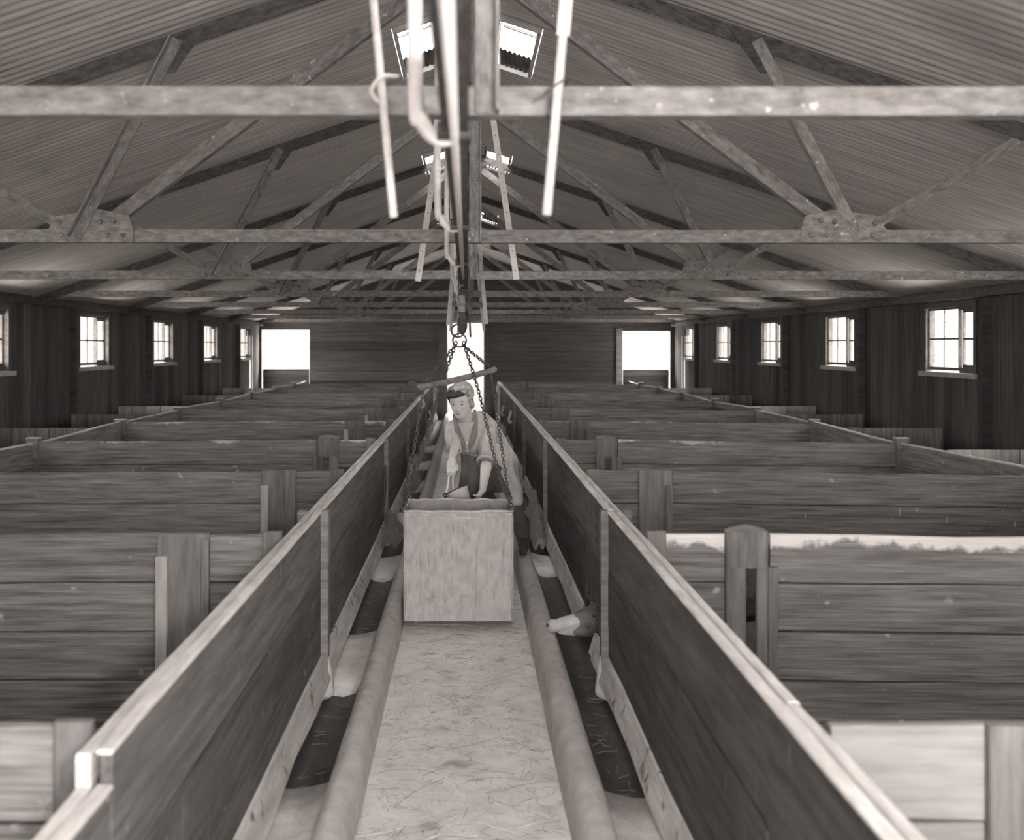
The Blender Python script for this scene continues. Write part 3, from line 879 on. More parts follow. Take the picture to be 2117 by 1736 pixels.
# long fences between the pens and the dunging passages, and gates across those passages
for s in (-1, 1):
    f = thing("dunging_passage_fence", "long plank fence between the pens and the outer passage " + ("on the pig side" if s > 0 else "on the stepped-fence side"), "fence", (s * XP, PENY[0], 0))
    for k in range(len(PENY)):
        a = PENY[k]; b = PENY[k + 1] if k + 1 < len(PENY) else YE - 0.05
        if k == 0: a = 0.4
        for r_ in range(4):
            z0, z1 = 0.085 + 0.206 * r_, 0.085 + 0.206 * (r_ + 1) - 0.006
            dz = 0.02 * ((k * 37) % 3 - 1)
            plank("plank", (s * XP, a + 0.01, (z0 + z1) / 2 + dz - 0.02), (s * XP, b - 0.01, (z0 + z1) / 2 - dz * 0.6 - 0.02), z1 - z0, 0.03, WOOD, f, n=4, jit=0.006, seed=k * 4 + r_)
        plank("top_edge", (s * XP, a + 0.01, FT - 0.024 + dz), (s * XP, b - 0.01, FT - 0.024 - dz * 0.6), 0.012, 0.034, WOOD_TOP, f, n=5, jit=0.004, seed=k)
        box("post", s * XP - 0.05, s * XP + 0.05, PENY[k] - 0.045, PENY[k] + 0.045, 0, FT + 0.005, POSTWOOD, f, 0.006)
        box("post_cap", s * XP - 0.052, s * XP + 0.052, PENY[k] - 0.047, PENY[k] + 0.047, FT + 0.005, FT + 0.015, WOOD_TOP, f, 0.004)
    for gi, y in enumerate((8.3, 10.5, 12.6, 14.3, 17.5, 20.4)):
        gt = thing("passage_gate", "%s outer-passage gate on the %s side, %s from far gable" % ("pale" if y in (8.3, 14.3, 20.4) else "dull", "pig" if s > 0 else "stepped-fence", ORD[6 - gi]), "gate", (s * (XP + 0.5), y, 0), "gates across the dunging passages")
        pale = y in (8.3, 14.3, 20.4)
        n = 5
        xa, xb = XP + 0.06, XW - 0.05
        for i in range(n):
            a = xa + (xb - xa) * i / n; b = xa + (xb - xa) * (i + 1) / n
            A, B = sorted((s * a, s * b))
            plank("board", ((A + B) / 2, y, 0.08), ((A + B) / 2, y, FT - 0.02), B - A - 0.006, 0.022, WOOD_PALE if pale else WOOD, gt, up=(1, 0, 0), n=2, jit=0.003, seed=i)
        A, B = sorted((s * xa, s * xb))
        plank("ledge", (A, y - 0.02, 0.3), (B, y - 0.02, 0.3), 0.09, 0.02, WOOD, gt, n=2)

# ------------------------------------------------------------------ feed box hanging from the rail
BX0, BX1, BY0, BY1, BZ0, BZ1 = -0.378, 0.272, 6.40, 6.88, 0.045, 0.704
fb = thing("feed_box", "square galvanised feed box streaked with dark runs hanging just above the floor", "box", ((BX0 + BX1) / 2, (BY0 + BY1) / 2, BZ0))
def open_box():
    t = 0.006
    n = 10
    V, F = [], []
    rnd = random.Random(4)
    # outer ring columns around four sides, gently dented
    def ring(x0, x1, y0, y1, zs, dent):
        rows = []
        for z in zs:
            row = []
            per = []
            for i in range(n): per.append((x0 + (x1 - x0) * i / n, y0, 0, -1))
            for i in range(n): per.append((x1, y0 + (y1 - y0) * i / n, 1, 0))
            for i in range(n): per.append((x1 - (x1 - x0) * i / n, y1, 0, 1))
            for i in range(n): per.append((x0, y1 - (y1 - y0) * i / n, -1, 0))
            for q, (x, y, nx, ny) in enumerate(per):
                i = q % n
                a = math.sin(math.pi * i / n) * math.sin(math.pi * (z - zs[0]) / (zs[-1] - zs[0] + 1e-9)) * dent
                row.append(len(V)); V.append((x + nx * a, y + ny * a, z))
            rows.append(row)
        return rows
    zs = [BZ0 + (BZ1 - BZ0) * i / 8 for i in range(9)]
    ro = ring(BX0, BX1, BY0, BY1, zs, 0.010)
    ri = ring(BX0 + t, BX1 - t, BY0 + t, BY1 - t, [BZ0 + t + (BZ1 - BZ0 - t) * i / 8 for i in range(9)], 0.010)
    m = 4 * n
    for i in range(8):
        for k in range(m):
            k2 = (k + 1) % m
            F.append((ro[i][k], ro[i][k2], ro[i + 1][k2], ro[i + 1][k]))
            F.append((ri[i][k2], ri[i][k], ri[i + 1][k], ri[i + 1][k2]))
    for k in range(m):
        k2 = (k + 1) % m
        F.append((ro[8][k], ro[8][k2], ri[8][k2], ri[8][k]))
    F.append(tuple(ro[0][::-1])); F.append(tuple(ri[0]))
    c = Vector(((BX0 + BX1) / 2, (BY0 + BY1) / 2, (BZ0 + BZ1) / 2))
    me = new_mesh("shell", [Vector(v) - c for v in V], F, GALV)
    return obj("shell", me, fb, Matrix.Translation(c))
open_box()
e = 0.010
rp = [(BX0, BY0), (BX1, BY0), (BX1, BY1), (BX0, BY1)]
rimpts = []
rnd = random.Random(9)
for i in range(4):
    a, b = rp[i], rp[(i + 1) % 4]
    for q in range(12):
        u = q / 12
        rimpts.append((a[0] + (b[0] - a[0]) * u + rnd.uniform(-.003, .003), a[1] + (b[1] - a[1]) * u, BZ1 + rnd.uniform(-.003, .004)))
tube("rolled_rim", rimpts, 0.0085, RIM, fb, 8, True)
tube("seam_band", [(x, y, BZ1 - 0.035) for x, y in [(BX0 - .002, BY0 - .002), (BX1 + .002, BY0 - .002), (BX1 + .002, BY1 + .002), (BX0 - .002, BY1 + .002)]], 0.005, RIM, fb, 6, True)
for (x, y) in rp:
    tube("corner_seam", [(x, y, BZ0 + 0.004), (x, y, BZ1 - 0.02)], 0.007, GALV, fb, 6)
for (x, y) in rp:
    c = Vector((x, y, BZ1 + 0.012))
    pts = [c + Vector((0.016 * math.cos(a), 0, 0.016 * math.sin(a))) for a in [i * math.pi / 5 for i in range(10)]]
    tube("lifting_ring", pts, 0.006, CHAIN, fb, 6, True)
sl = new_mesh("feed", [(BX0 + .008, BY0 + .008, 0), (BX1 - .008, BY0 + .008, 0), (BX1 - .008, BY1 - .008, 0), (BX0 + .008, BY1 - .008, 0)], [(0, 1, 2, 3)], TROUGH)
obj("feed", sl, fb, Matrix.Translation((0, 0, 0.33)))

# hoist: trolley on the rail, block, rings, chains and the spreading pole
HY = 6.62
RING = Vector((-0.048, HY, EYE + 0.035))
ho = thing("hoist", "dark chain hoist on the overhead rail with rings, four chains and a spreading pole", "hoist", (RING.x, HY, RING.z))
for s in (-1, 1):
    x = -0.022 + s * 0.032
    box("trolley_plate", x - 0.004, x + 0.004, HY - 0.10, HY + 0.10, RZ - 0.09, RZ + 0.075, STEEL_DARK, ho, 0.002)
    for dy in (-0.06, 0.06):
        tube("trolley_wheel", [(-0.022 + s * 0.010, HY + dy, RZ + 0.042), (-0.022 + s * 0.027, HY + dy, RZ + 0.042)], 0.028, STEEL, ho, 14)
box("trolley_crosshead", -0.05, 0.006, HY - 0.03, HY + 0.03, RZ - 0.09, RZ - 0.05, STEEL_DARK, ho, 0.008)
tube("swivel", [(-0.03, HY, RZ - 0.05), (-0.032, HY, RZ - 0.13), (-0.035, HY, RZ - 0.19), (-0.036, HY, RZ - 0.20)], 0.02, STEEL, ho, 10, radii=[0.014, 0.022, 0.026, 0.016])
me = blob_mesh("hoist_block", [[(0, 0, 0.05, 0.026), (0.004, 0, -0.05, 0.024), (0.0, -0.02, 0.0, 0.03), (0.012, 0.01, -0.03, 0.022)]], STEEL_DARK, 0.006, 2)
obj("hoist_block", me, ho, Matrix.Translation((-0.034, HY, RZ - 0.26)))
box("block_cheek", -0.062, -0.052, HY - 0.03, HY + 0.03, RZ - 0.34, RZ - 0.20, STEEL, ho, 0.004)
tube("ratchet_lever", bez([(-0.02, HY, RZ - 0.10), (0.01, HY - 0.01, RZ - 0.2), (0.02, HY - 0.02, RZ - 0.35)], 4), 0.007, STEEL_DARK, ho, 6)
def ring(c, r, wire, tilt, parent, name="ring"):
    pts = []
    for i in range(20):
        a = 2 * math.pi * i / 20
        pts.append(Vector(c) + Vector((r * math.cos(a), r * math.cos(a) * tilt, r * math.sin(a))))
    tube(name, pts, wire, CHAIN, parent, 6, True)
ring((-0.058, HY, RZ - 0.31), 0.040, 0.0055, 0.4, ho)
ring(RING + Vector((0, 0, 0.0)), 0.042, 0.0055, 0.2, ho)

def chain_mesh(path, m, pitch=0.0225, wire=0.0033):
    pts = [Vector(p) for p in path]
    # resample
    seg = [(pts[i + 1] - pts[i]).length for i in range(len(pts) - 1)]
    total = sum(seg)
    n = max(2, int(total / pitch))
    def at(d):
        for i, l in enumerate(seg):
            if d <= l or i == len(seg) - 1: return pts[i].lerp(pts[i + 1], min(1, d / l))
            d -= l
    V, F = [], []
    for k in range(n):
        a, b = at(total * k / n), at(total * (k + 1) / n)
        c = (a + b) / 2
        x = (b - a).normalized()
        y = x.cross(Vector((0.3, 1, 0.1))).normalized(); z = x.cross(y)
        if k % 2: y, z = z, -y
        ln, wd = pitch * 0.72, pitch * 0.40
        base = len(V); N_, S_ = 12, 5
        ctr = []
        for i in range(N_):
            t = 2 * math.pi * i / N_
            ctr.append(c + x * (ln * math.cos(t)) + y * (wd * math.sin(t)))
        for i in range(N_):
            tg = (ctr[(i + 1) % N_] - ctr[i - 1]).normalized()
            u = tg.cross(z)
            for q in range(S_):
                t = 2 * math.pi * q / S_
                V.append(ctr[i] + (u * math.cos(t) + z * math.sin(t)) * wire)
        for i in range(N_):
            for q in range(S_):
                F.append((base + i * S_ + q, base + i * S_ + (q + 1) % S_, base + ((i + 1) % N_) * S_ + (q + 1) % S_, base + ((i + 1) % N_) * S_ + q))
    c = sum(V, Vector()) / len(V)
    return new_mesh("chain", [v - c for v in V], F, m, True), c
def chain(path, parent, m=CHAIN, **kw):
    me, c = chain_mesh(path, m, **kw)
    return obj("chain", me, parent, Matrix.Translation(c))
PL, PR = Vector((-0.262, 6.43, EYE - 0.245)), Vector((0.150, 6.86, EYE - 0.160))
rb = RING + Vector((0, 0, -0.03))
chain(bez([rb + Vector((0.025, 0, 0.02)), (0.075, 6.55, 1.40), (0.19, 6.46, 0.93), (BX1 - 0.005, BY0, BZ1 + 0.03)], 8), ho)
chain(bez([rb + Vector((0.02, 0.01, 0)), PR + Vector((0, 0, 0.02))], 6) , ho)
chain(bez([PR, (0.20, 6.87, 1.20), (BX1 - 0.005, BY1, BZ1 + 0.03)], 8), ho)
chain(bez([rb + Vector((-0.025, -0.01, 0)), PL + Vector((0, 0, 0.02))], 6), ho)
chain(bez([PL, (-0.325, 6.42, 1.05), (BX0 + 0.005, BY0, BZ1 + 0.03)], 8), ho)
chain(bez([rb + Vector((-0.02, 0.01, 0.02)), (-0.175, 6.72, 1.42), (-0.29, 6.8, 1.02), (BX0 + 0.005, BY1, BZ1 + 0.03)], 8), ho)
ctr = bez([PL + Vector((-0.03, -0.03, -0.012)), PL, (PL + PR) / 2 + Vector((0, 0, -0.006)), PR, PR + Vector((0.03, 0.03, 0.012))], 4)
tube("spreading_pole", ctr, 0.019, POSTWOOD, ho, 10)
lc = chain(bez([(FXL + 0.02, 8.7, 0.72), (FXL + 0.04, 8.45, 0.56), (FXL + 0.045, 8.2, 0.46), (FXL + 0.05, 8.05, 0.42)], 6), None)
lc.name = "latch_chain"
tag(lc, "short chain hanging down the plank fence near the feed box", "chain")

# ------------------------------------------------------------------ the woman bending behind the box
def at(px, py, Y):
    return ((px - VX) * Y / FPX, Y, EYE - (py - VY) * Y / FPX)
W0 = Vector((0.16, 7.86, 0.0))
person = thing("person", "person in belted overall and knotted headscarf bending over a pail behind the hanging box", "person", W0)
HC = Vector(at(953.0, 829, 7.32))
fwd = Vector((-0.27, -0.90, -0.33)).normalized()
upv = Vector((-0.12, -0.30, 0.95))
rgt = fwd.cross(upv).normalized()
if rgt.x < 0: rgt = -rgt
upv = rgt.cross(fwd) if rgt.cross(fwd).z > 0 else fwd.cross(rgt)
upv.normalize()
HR = Matrix((rgt, fwd, upv)).transposed()
HS = 0.95
def hp(a, b, c): return HC + HR @ (Vector((a, b, c)) * HS)
def hb(a, b, c, r):
    v = hp(a, b, c); return (v.x, v.y, v.z, r * HS)
def rel(pieces, c):
    out = []
    for p in pieces:
        if isinstance(p, list): out.append([(x - c.x, y - c.y, z - c.z, r) for x, y, z, r in p])
        else: out.append((Vector(p[0]) - c, p[1], p[2]))
    return out
def pt(px, py, Y, r):
    x, y, z = at(px, py, Y); return (x, y, z, r)

neckb = (0.005, 7.46, 1.165)
ShR, ShL = (-0.095, 7.47, 1.120), (0.150, 7.52, 1.130)
ElR, WrR = (-0.080, 7.38, 1.020), (-0.104, 7.25, 0.938)
ElL, WrL = (0.135, 7.38, 0.915), (0.106, 7.215, 0.725)
head = [
    (hp(0, -0.018, 0.030), (0.073 * HS, 0.088 * HS, 0.082 * HS), HR),
    [hb(0, 0.060, 0.045, .034), hb(-.034, .045, .045, .034), hb(.034, .045, .045, .034), hb(0, .066, 0.0, .030), hb(-.040, .040, -.012, .030), hb(.040, .040, -.012, .030),
     hb(0, .070, -.055, .026), hb(0, .066, -.092, .020), hb(-.018, .060, -.090, .019), hb(.018, .060, -.090, .019), hb(-.045, .0, -.062, .024), hb(.045, .0, -.062, .024), hb(0, -.03, -.02, .05)],
    [hb(0, .094, .014, .0070), hb(0, .109, -.026, .0095), hb(0, .088, -.034, .009)],
    [hb(0, .109, -.027, .0095), hb(-.013, .093, -.032, .007), hb(.013, .093, -.032, .007)],
    [hb(-.048, .066, .024, .011), hb(-.018, .087, .022, .010)], [hb(.048, .066, .024, .011), hb(.018, .087, .022, .010)],
    [hb(-.036, .068, -.022, .019), hb(-.05, .045, -.02, .018)], [hb(.036, .068, -.022, .019), hb(.05, .045, -.02, .018)],
    [hb(0, .090, -.058, .009), hb(-.02, .080, -.058, .008), hb(.02, .080, -.058, .008)],
]
body = head + [
    [hb(0, -.02, -.05, .050), (neckb[0], neckb[1], neckb[2], 0.052)],
    [(neckb[0], neckb[1], neckb[2] - .03, .045), (*ShR, .036), (ShL[0] - .01, ShL[1], ShL[2] - .02, .034), (0.04, 7.56, 1.05, .08), (0.08, 7.62, 1.04, .075)],
    [(0.04, 7.56, 1.05, .10), (0.10, 7.70, 0.96, .10), (0.19, 7.84, 0.86, .13)],
    [(0.12, 7.82, .84, .10), (0.20, 7.87, .84, .10)],
    [(0.12, 7.80, .80, .085), (0.10, 7.72, .47, .058)], [(0.10, 7.72, .47, .055), (0.10, 7.84, .10, .042)],
    [(0.20, 7.88, .80, .085), (0.34, 7.84, .52, .058)], [(0.34, 7.84, .52, .050), (0.418, 7.93, .27, .034)],
    [(*ShR, .048), (*ElR, .040)], [(*ElR, .039), (*WrR, .024)],
    [(*ShL, .050), (*ElL, .042)], [(ElL[0], ElL[1], ElL[2], .040), (0.128, 7.34, .86, .041), (0.112, 7.25, .76, .030)], [(0.112, 7.25, .76, .030), (*WrL, .025)],
]
def finger(base, pts, r):
    out = []
    P = [Vector(base)] + [Vector(p) for p in pts]
    for a, b in zip(P, P[1:]):
        out.append([(*a, r), (*b, r * 0.93)]); r *= 0.93
    return out
# right hand: gripping the pail's bail, knuckles to the camera
hw = Vector(WrR)
palm = hw + Vector((-0.004, -0.022, -0.045))
body.append([(*hw, .022), (*(palm + Vector((-.024, .0, 0))), .013), (*(palm + Vector((.024, .0, 0))), .013), (*(palm + Vector((-.02, -.004, -.022))), .012), (*(palm + Vector((.024, -.004, -.02))), .012)])
for i, (dx, ln) in enumerate(((-.026, .85), (-.009, 1.0), (.009, .95), (.026, .78))):
    b = palm + Vector((dx, -.004, -.024))
    body += finger(b, [b + Vector((0, -.016 * ln, -.024 * ln)), b + Vector((0, -.004, -.046 * ln)), b + Vector((0, .016, -.048 * ln))], .0088)
b = palm + Vector((.026, -.004, .01))
body += finger(b, [b + Vector((.018, -.016, -.018)), b + Vector((.014, -.022, -.042))], .0098)
# left hand: under the bottom of the pail
hw = Vector(WrL)
palm = hw + Vector((-0.016, -0.008, -0.045))
body.append([(*hw, .023), (*(palm + Vector((-.012, -.022, 0))), .013), (*(palm + Vector((-.012, .022, 0))), .013), (*(palm + Vector((-.03, -.022, -.02))), .012), (*(palm + Vector((-.03, .022, -.02))), .012)])
for dy, ln in ((-.026, .85), (-.009, 1.0), (.009, .95), (.026, .8)):
    b = palm + Vector((-.03, dy, -.02))
    body += finger(b, [b + Vector((-.028 * ln, 0, -.010)), b + Vector((-.052 * ln, 0, -.004)), b + Vector((-.07 * ln, 0, .008))], .0088)
b = palm + Vector((-.01, -.028, .008))
body += finger(b, [b + Vector((-.016, -.012, .004)), b + Vector((-.036, -.012, .008))], .0098)
c = Vector((0.08, 7.6, 1.0))
obj("body", blob_mesh("body", rel(body, c), SKIN, 0.0042, 3), person, Matrix.Translation(c))

from mathutils import noise as mnoise
def wear(name, pieces, m, voxel=0.006, smooth=4, center=None, wr=None):
    cc = center or Vector((0.08, 7.6, 1.0))
    me = blob_mesh(name, rel(pieces, cc), m, voxel, smooth)
    if wr:                                   # folds in the cloth
        amp, sc = wr
        no = [v.normal.copy() for v in me.vertices]
        for v, n_ in zip(me.vertices, no):
            p = Vector((v.co.x * sc[0], v.co.y * sc[1], v.co.z * sc[2]))
            v.co += n_ * (amp * (mnoise.noise(p) * 1.2 + 0.5 * mnoise.noise(p * 2.1)))
        me.update()
    return obj(name, me, person, Matrix.Translation(cc))

# face details
for sgn in (-1, 1):
    p = hp(sgn * .031, .0765, .004)
    cc = Vector(p)
    e_ = obj("eye", blob_mesh("eye", [(Vector((0, 0, 0)), (.0125, .008, .0062), HR)], EYEW, 0.0015, 1), person, Matrix.Translation(cc))
    q = HR @ Vector((-0.001, .0052, .0))
    obj("iris", blob_mesh("iris", [(Vector(q), (.0052, .004, .0054), HR)], IRIS, 0.001, 1), e_, None)
    e_.children[0].matrix_basis = Matrix.Identity(4)
    wear("eyelid", [[hb(sgn * .047, .068, .008, .0026), hb(sgn * .031, .0845, .0125, .003)], [hb(sgn * .031, .0845, .0125, .003), hb(sgn * .016, .081, .007, .0024)]], BROW, 0.0014, 1)
    wear("eyebrow", [[hb(sgn * .052, .069, .026, .0022), hb(sgn * .034, .0855, .032, .0026)], [hb(sgn * .034, .0855, .032, .0026), hb(sgn * .017, .0925, .029, .0024)]], BROW, 0.0014, 1)
wear("lips", [[hb(-.020, .0885, -.0565, .0024), hb(0, .0965, -.058, .0036), hb(.020, .0885, -.0565, .0024)], [hb(-.013, .0905, -.062, .003), hb(0, .0955, -.0655, .0042), hb(.013, .0905, -.062, .003)]], LIP, 0.0016, 1)
# hair: the dark roll over the brow
wear("hair", [[hb(-.070, .026, .040, .022), hb(-.056, .060, .076, .031)], [hb(-.056, .060, .076, .031), hb(-.016, .080, .088, .033)], [hb(-.016, .080, .088, .033), hb(.022, .073, .088, .026)], [hb(.022, .073, .088, .026), hb(.048, .054, .078, .012)],
              [hb(-.072, .02, .045, .02), hb(-.072, .016, -.005, .012)], (hp(0, -.02, .036), (.077 * HS, .088 * HS, .084 * HS), HR)], HAIR, 0.004, 3, wr=(0.003, (30, 30, 60)))
# turban scarf with folds and a knot
wear("headscarf", [(hp(.006, -.028, .050), (.089 * HS, .094 * HS, .092 * HS), HR),
                   [hb(.062, .035, .085, .022), hb(.082, .01, .03, .018), hb(.078, -.01, -.03, .02)],
                   [hb(.03, .065, .098, .016), hb(.070, .030, .060, .013), hb(.080, .012, -.02, .011)],
                   [hb(.078, .0, -.03, .02), hb(.05, -.06, -.06, .03), hb(-.05, -.06, -.06, .03), hb(-.076, -.01, -.01, .016)],
                   [hb(-.06, .03, .100, .018), hb(-.078, .0, .06, .016), hb(-.078, -.02, .0, .018)],
                   [hb(-.045, .050, .118, .018), hb(-.01, .064, .124, .02)], [hb(-.01, .064, .124, .02), hb(.03, .060, .116, .018)],
                   [hb(.0, .07, .120, .017), hb(-.03, .05, .128, .014)], [hb(.0, .07, .120, .015), hb(.03, .045, .130, .013)],
                   [hb(.0, .082, .104, .013), hb(.05, .052, .078, .012)], [hb(.05, .052, .078, .012), hb(.078, .022, .02, .011)]], SCARF, 0.004, 2, wr=(0.004, (24, 24, 40)))
# overall: torso, sleeves, back and the long skirt of the coat
coat = [
    [(-0.060, 7.46, 1.165, .040), (0.055, 7.50, 1.195, .045), (0.11, 7.56, 1.175, .055), (ShR[0], ShR[1], ShR[2], .055), (*ShL, .062), (0.03, 7.50, 1.06, .095), (0.10, 7.60, 1.08, .10)],
    [(-0.045, 7.47, 1.06, .07), (0.03, 7.50, 1.03, .09), (0.09, 7.62, .99, .10), (0.01, 7.52, 0.985, .065), (0.04, 7.53, 0.975, .065)],
    [(0.08, 7.60, 1.10, .10), (0.135, 7.66, 1.10, .085), (0.19, 7.78, 1.02, .085), (0.16, 7.82, .95, .11), (0.10, 7.72, .96, .09)],
    [(ShR[0], ShR[1], ShR[2], .057), (-0.098, 7.42, 1.05, .055)], [(-0.098, 7.42, 1.06, .055), (ElR[0] - .004, ElR[1] + .01, ElR[2] - .015, .050)],
    [(*ShL, .066), (0.135, 7.45, 1.03, .068)], [(0.135, 7.45, 1.03, .068), (ElL[0], ElL[1] + .01, ElL[2] + .02, .060)],
    # coat skirt
    [(0.19, 7.78, 1.02, .085), (0.16, 7.82, .95, .11), (0.22, 7.84, .93, .10), (0.265, 7.86, .82, .11)],
    [(0.16, 7.84, .93, .11), (0.265, 7.86, .82, .11), (0.375, 7.78, .565, .032), (0.38, 8.0, .555, .032), (0.20, 8.04, .55, .035), (0.245, 7.72, .565, .032)],
]
wear("overall", coat, COAT, 0.0065, 4, wr=(0.015, (13, 13, 6)))
# rolled cuffs
cv = Vector(ElL) + Vector((-.001, -.012, -.012))
ax = (Vector(WrL) - Vector(ElL)).normalized()
def torus_pts(c, axis, r1, n=18, sx=1.0):
    axis = Vector(axis).normalized()
    u = axis.cross(Vector((0, 1, 0.2))).normalized(); v = axis.cross(u)
    return [c + u * (r1 * math.cos(2 * math.pi * i / n) * sx) + v * (r1 * math.sin(2 * math.pi * i / n)) for i in range(n)]
tube("rolled_cuff", torus_pts(cv, ax, .052, sx=1.1), .017, COAT, person, 8, True)
tube("rolled_cuff", torus_pts(cv + ax * .016, ax, .049, sx=1.1), .014, LAPEL, person, 8, True)
ax2 = (Vector(WrR) - Vector(ElR)).normalized()
tube("rolled_cuff", torus_pts(Vector(ElR) + Vector((-.008, -.012, -.030)), ax2, .044, sx=1.1), .008, COAT, person, 8, True)
# blouse front, lapels and buttons
wear("blouse", [[(-0.045, 7.400, 1.155, .02), (0.035, 7.405, 1.160, .022), (0.0, 7.392, 1.06, .022), (0.0, 7.405, 1.00, .020), (0.0, 7.42, .975, .018)]], BLOUSE, 0.005, 2, wr=(0.004, (12, 12, 8)))
wear("lapel", [[(-0.088, 7.43, 1.215, .014), (-0.066, 7.392, 1.11, .018)], [(-0.066, 7.392, 1.11, .018), (-0.04, 7.385, 1.05, .017)], [(-0.04, 7.385, 1.05, .017), (-0.012, 7.40, .985, .012)]], LAPEL, 0.004, 2, wr=(0.003, (20, 20, 12)))
wear("lapel", [[(0.050, 7.440, 1.245, .014), (0.054, 7.415, 1.18, .021)], [(0.054, 7.415, 1.18, .021), (0.048, 7.385, 1.09, .024)], [(0.048, 7.385, 1.09, .024), (0.030, 7.385, 1.03, .020)], [(0.030, 7.385, 1.03, .020), (0.008, 7.405, .985, .012)]], LAPEL, 0.004, 2, wr=(0.003, (20, 20, 12)))
for z, x, y in ((1.075, -0.004, 7.3715), (1.03, -0.003, 7.378)):
    wear("button", [(Vector((x, y, z)), (.006, .003, .006), Matrix.Identity(3))], PAIL, 0.0015, 0)
tube("belt", bez([(-0.055, 7.50, .957), (-0.01, 7.455, .955), (0.04, 7.462, .950), (0.10, 7.52, .955), (0.17, 7.66, .965)], 5), .010, LAPEL, person, 8)
# dark trousers and apron below
wear("trousers", [
    [(0.0, 7.58, .93, .05), (0.08, 7.66, .93, .08), (0.16, 7.80, .86, .12), (0.02, 7.60, .75, .06), (0.12, 7.70, .70, .09)],
    [(0.02, 7.60, .78, .06), (0.11, 7.78, .80, .10), (0.06, 7.62, .50, .072), (0.10, 7.72, .47, .072)], [(0.08, 7.66, .48, .074), (0.10, 7.84, .22, .058)],
    [(0.14, 7.68, .80, .06), (0.20, 7.88, .80, .095), (0.335, 7.83, .52, .070)], [(0.335, 7.83, .52, .070), (0.412, 7.93, .30, .054)],
    [(-0.045, 7.56, .62, .03), (0.0, 7.53, .92, .025), (0.05, 7.53, .92, .025), (0.10, 7.56, .62, .03)]], SKIRT, 0.008, 3, wr=(0.007, (12, 12, 4)))
for x, y, z in ((0.10, 7.84, 0.0), (0.42, 7.93, 0.168)):
    wear("boot", [[(x, y + .015, z + .045, .045), (x - .01, y - .13, z + .035, .034), (x - .01, y - .16, z + .03, .028), (x, y + .02, z + .10, .046)], [(x, y + .01, z + .08, .050), (x - z * .1, y, z + .22, .064)]], BOOT, 0.008, 2)

# the pail she tips
pa = Vector((-0.40, 0.17, 0.90)).normalized()
pc = Vector(at(944, 1013, 7.17))
pail = thing("pail", "white enamel pail tipped in the woman's hands above the box rim", "pail", pc - pa * 0.17)
u = pa.cross(Vector((0, 1, 0))).normalized(); v = pa.cross(u)
V, F = [], []
n = 28
rows = [(-0.16, 0.052, 0), (-0.16, 0.054, 0), (0.0, 0.078, 0), (0.004, 0.081, 0), (0.007, 0.079, 0), (0.0, 0.075, 0), (-0.155, 0.050, 0)]
for d, r, _ in rows:
    for i in range(n):
        a = 2 * math.pi * i / n
        V.append(pa * d + u * (r * math.cos(a)) + v * (r * math.sin(a)))
for j in range(len(rows) - 1):
    for i in range(n):
        F.append((j * n + i, j * n + (i + 1) % n, (j + 1) * n + (i + 1) % n, (j + 1) * n + i))
F.append(tuple(range(n - 1, -1, -1))); F.append(tuple(range((len(rows) - 1) * n, len(rows) * n)))
obj("bucket", new_mesh("bucket", V, F, PAIL, True), pail, Matrix.Translation(pc))
tube("dark_rim", [pc + pa * 0.003 + u * (0.081 * math.cos(2 * math.pi * i / 28)) + v * (0.081 * math.sin(2 * math.pi * i / 28)) for i in range(28)], 0.004, STEEL_DARK, pail, 6, True)
side = -1 if (u * -1).x < u.x else 1
ul = u if u.x < 0 else -u
vb = v if v.y > 0 else -v
earL, earR = pc + ul * 0.081, pc + (ul * 0.35 + vb * 0.94) * 0.081
grip = Vector(WrR) + Vector((-0.004, -0.016, -0.105))
ring(earL + Vector((0, -0.006, 0.0)), 0.013, 0.004, 0.0, pail, "ear")
tube("bail", bez([earL, earL + (grip - earL) * 0.5 + Vector((-0.004, -.004, 0)), grip + Vector((-0.012, 0, 0)), grip + Vector((0.012, 0.01, 0.004)), grip.lerp(earR, 0.5) + Vector((.0, .02, .01)), earR], 6), 0.0075, PAIL, pail, 8)

# ------------------------------------------------------------------ the pig whose snout shows under the fence
PY = 5.72
pig = thing("pig", "pale pig, head and body coloured as shade, pushing its snout out under the plank fence over the trough", "pig", (1.35, PY, 0.0))
def pigp(x, y, z, r): return (x, PY + y, z, r)
pb_ = [
    [pigp(0.470, -.012, .200, .034), pigp(0.485, -.010, .202, .035), pigp(0.55, 0.0, .214, .038), pigp(.63, .01, .228, .050)],
    [pigp(0.456, -.012, .212, .026), pigp(0.454, -.012, .186, .026), pigp(0.466, -.03, .198, .026), pigp(0.466, .008, .198, .026)],
    [pigp(.62, .01, .19, .032), pigp(.50, -.008, .168, .018), pigp(.68, .01, .18, .05)],
    [pigp(.63, .01, .228, .055), pigp(.72, .02, .24, .085), pigp(.80, .02, .25, .105)],
    [pigp(.80, .02, .26, .105), pigp(1.0, .03, .36, .16)],
    [pigp(1.0, .03, .36, .165), pigp(1.35, .04, .38, .19), pigp(1.35, .04, .34, .18)],
    [pigp(1.35, .04, .37, .19), pigp(1.68, .05, .40, .175)],
]
for x, y in ((1.0, -.08), (1.0, .14), (1.64, -.07), (1.64, .16)):
    k_ = -.03 if x < 1.3 else .05
    pb_ += [[pigp(x, y, .28, .075), pigp(x + k_, y, .15, .042)], [pigp(x + k_, y, .15, .040), pigp(x + k_ * .3, y, .05, .030)], [pigp(x + k_ * .3, y, .05, .030), pigp(x + k_ * .3 - .02, y, .03, .028)]]
c = Vector((1.1, PY, .3))
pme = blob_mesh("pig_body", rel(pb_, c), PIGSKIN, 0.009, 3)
pme.materials.append(PIGSHADE)
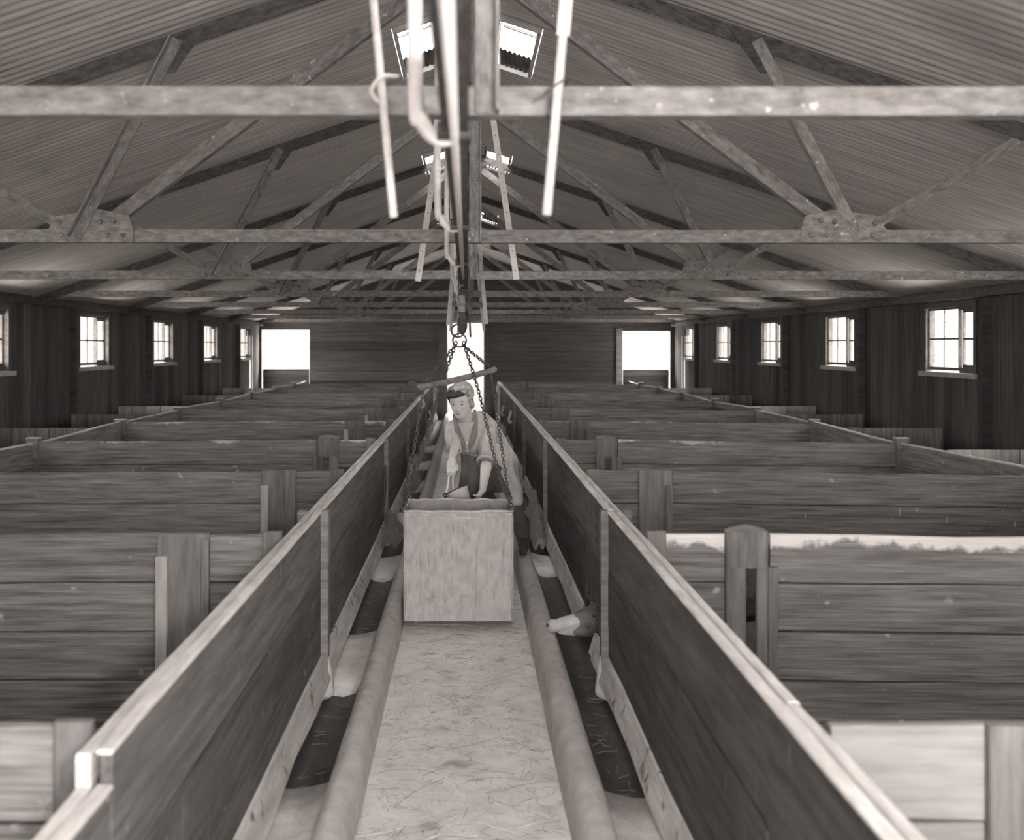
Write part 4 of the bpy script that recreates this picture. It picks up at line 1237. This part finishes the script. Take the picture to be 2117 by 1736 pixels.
for p_ in pme.polygons:
    if p_.center.x + c.x > 0.585 + 0.02 * math.sin(p_.center.z * 60): p_.material_index = 1  # shadow painted into the hide from the snout backwards
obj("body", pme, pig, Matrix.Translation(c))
for s_ in (-1, 1):
    obj("nostril", blob_mesh("nostril", [[(0, 0, 0, .006), (0.004, 0, .006, .005)]], STEEL_DARK, 0.002, 1), pig, Matrix.Translation((0.4290, PY - .012 + s_ * .011, .199)))
    obj("ear", blob_mesh("ear", [[(0, 0, 0, .018), (-.03, s_ * .05, .05, .012), (-.10, s_ * .06, -.01, .006), (-.05, s_ * .02, -.01, .010)]], PIGSHADE, 0.004, 2), pig, Matrix.Translation((.82, PY + .02 + s_ * .07, .34)))
    obj("eye", blob_mesh("eye", [[(0, 0, 0, .008), (0.003, 0, 0, .008)]], IRIS, 0.002, 1), pig, Matrix.Translation((.675, PY + .012 + s_ * .062, .262)))
tube("tail", bez([(1.84, PY + .05, .44), (1.88, PY + .07, .43), (1.89, PY + .05, .40), (1.87, PY + .04, .42), (1.90, PY + .05, .44)], 4), .010, PIGSHADE, pig, 6)

# ------------------------------------------------------------------ straw on the passage floor and in the troughs
def straw(name, count, region, m, label, lmin, lmax, r, across, seed, zf):
    rnd = random.Random(seed)
    V, F = [], []
    for _ in range(count):
        x0, x1, y0, y1 = region
        x, y = rnd.uniform(x0, x1), y0 + (y1 - y0) * rnd.random() ** 1.5
        a = rnd.gauss(0, 0.5) if rnd.random() < across else rnd.uniform(0, math.pi)
        L = rnd.uniform(lmin, lmax)
        bend = rnd.gauss(0, 0.25)
        n = 4
        pts = []
        for i in range(n + 1):
            u = i / n - 0.5
            aa = a + bend * u * 2
            pts.append(Vector((x + math.cos(aa) * L * u, y + math.sin(aa) * L * u, 0)))
        zz = rnd.uniform(0.001, 0.006)
        base = len(V)
        for i, p in enumerate(pts):
            p.x = max(x0 - .01, min(x1 + .01, p.x))
            t = pts[min(i + 1, n)] - pts[max(i - 1, 0)]
            if t.length < 1e-6: t = Vector((1, 0, 0))
            nn = Vector((-t.y, t.x, 0)).normalized() * r
            z = zf(p.x) + zz + 0.004 * abs(math.sin(i * 1.3 + x * 9))
            V += [(p.x + nn.x, p.y + nn.y, z), (p.x, p.y, z + r * 1.5), (p.x - nn.x, p.y - nn.y, z)]
        for i in range(n):
            for q in range(2):
                a_ = base + i * 3 + q
                F.append((a_, a_ + 1, a_ + 4, a_ + 3))
    o = obj(name, new_mesh(name, V, F, m), None)
    o["kind"] = "stuff"
    tag(o, label, "straw")
straw("straw", 120, (-.375, .345, 2.9, 12), STRAWL, "pale straw stalks scattered over the concrete passage", .04, .26, .0011, .6, 11, lambda x: 0.0)
straw("straw", 1500, (-.375, .345, 2.9, 10), STRAWD, "dark broken straw and chaff scattered over the concrete passage", .01, .10, .0007, .1, 12, lambda x: 0.0)
straw("straw", 45, (-.375, .345, 3.0, 9), STRAWD, "long dark stalks of straw lying on the concrete passage", .12, .32, .0009, .5, 15, lambda x: 0.0)
straw("trough_straw", 70, (-.64, -.53, 3.9, 9), STRAWM, "dull straw lying in the troughs by the stepped fence", .03, .12, .0009, .2, 13, lambda x: 0.035)
straw("trough_straw", 45, (.52, .62, 3.9, 9), STRAWM, "dull straw lying in the troughs on the pig snout side", .03, .12, .0009, .2, 14, lambda x: 0.035)
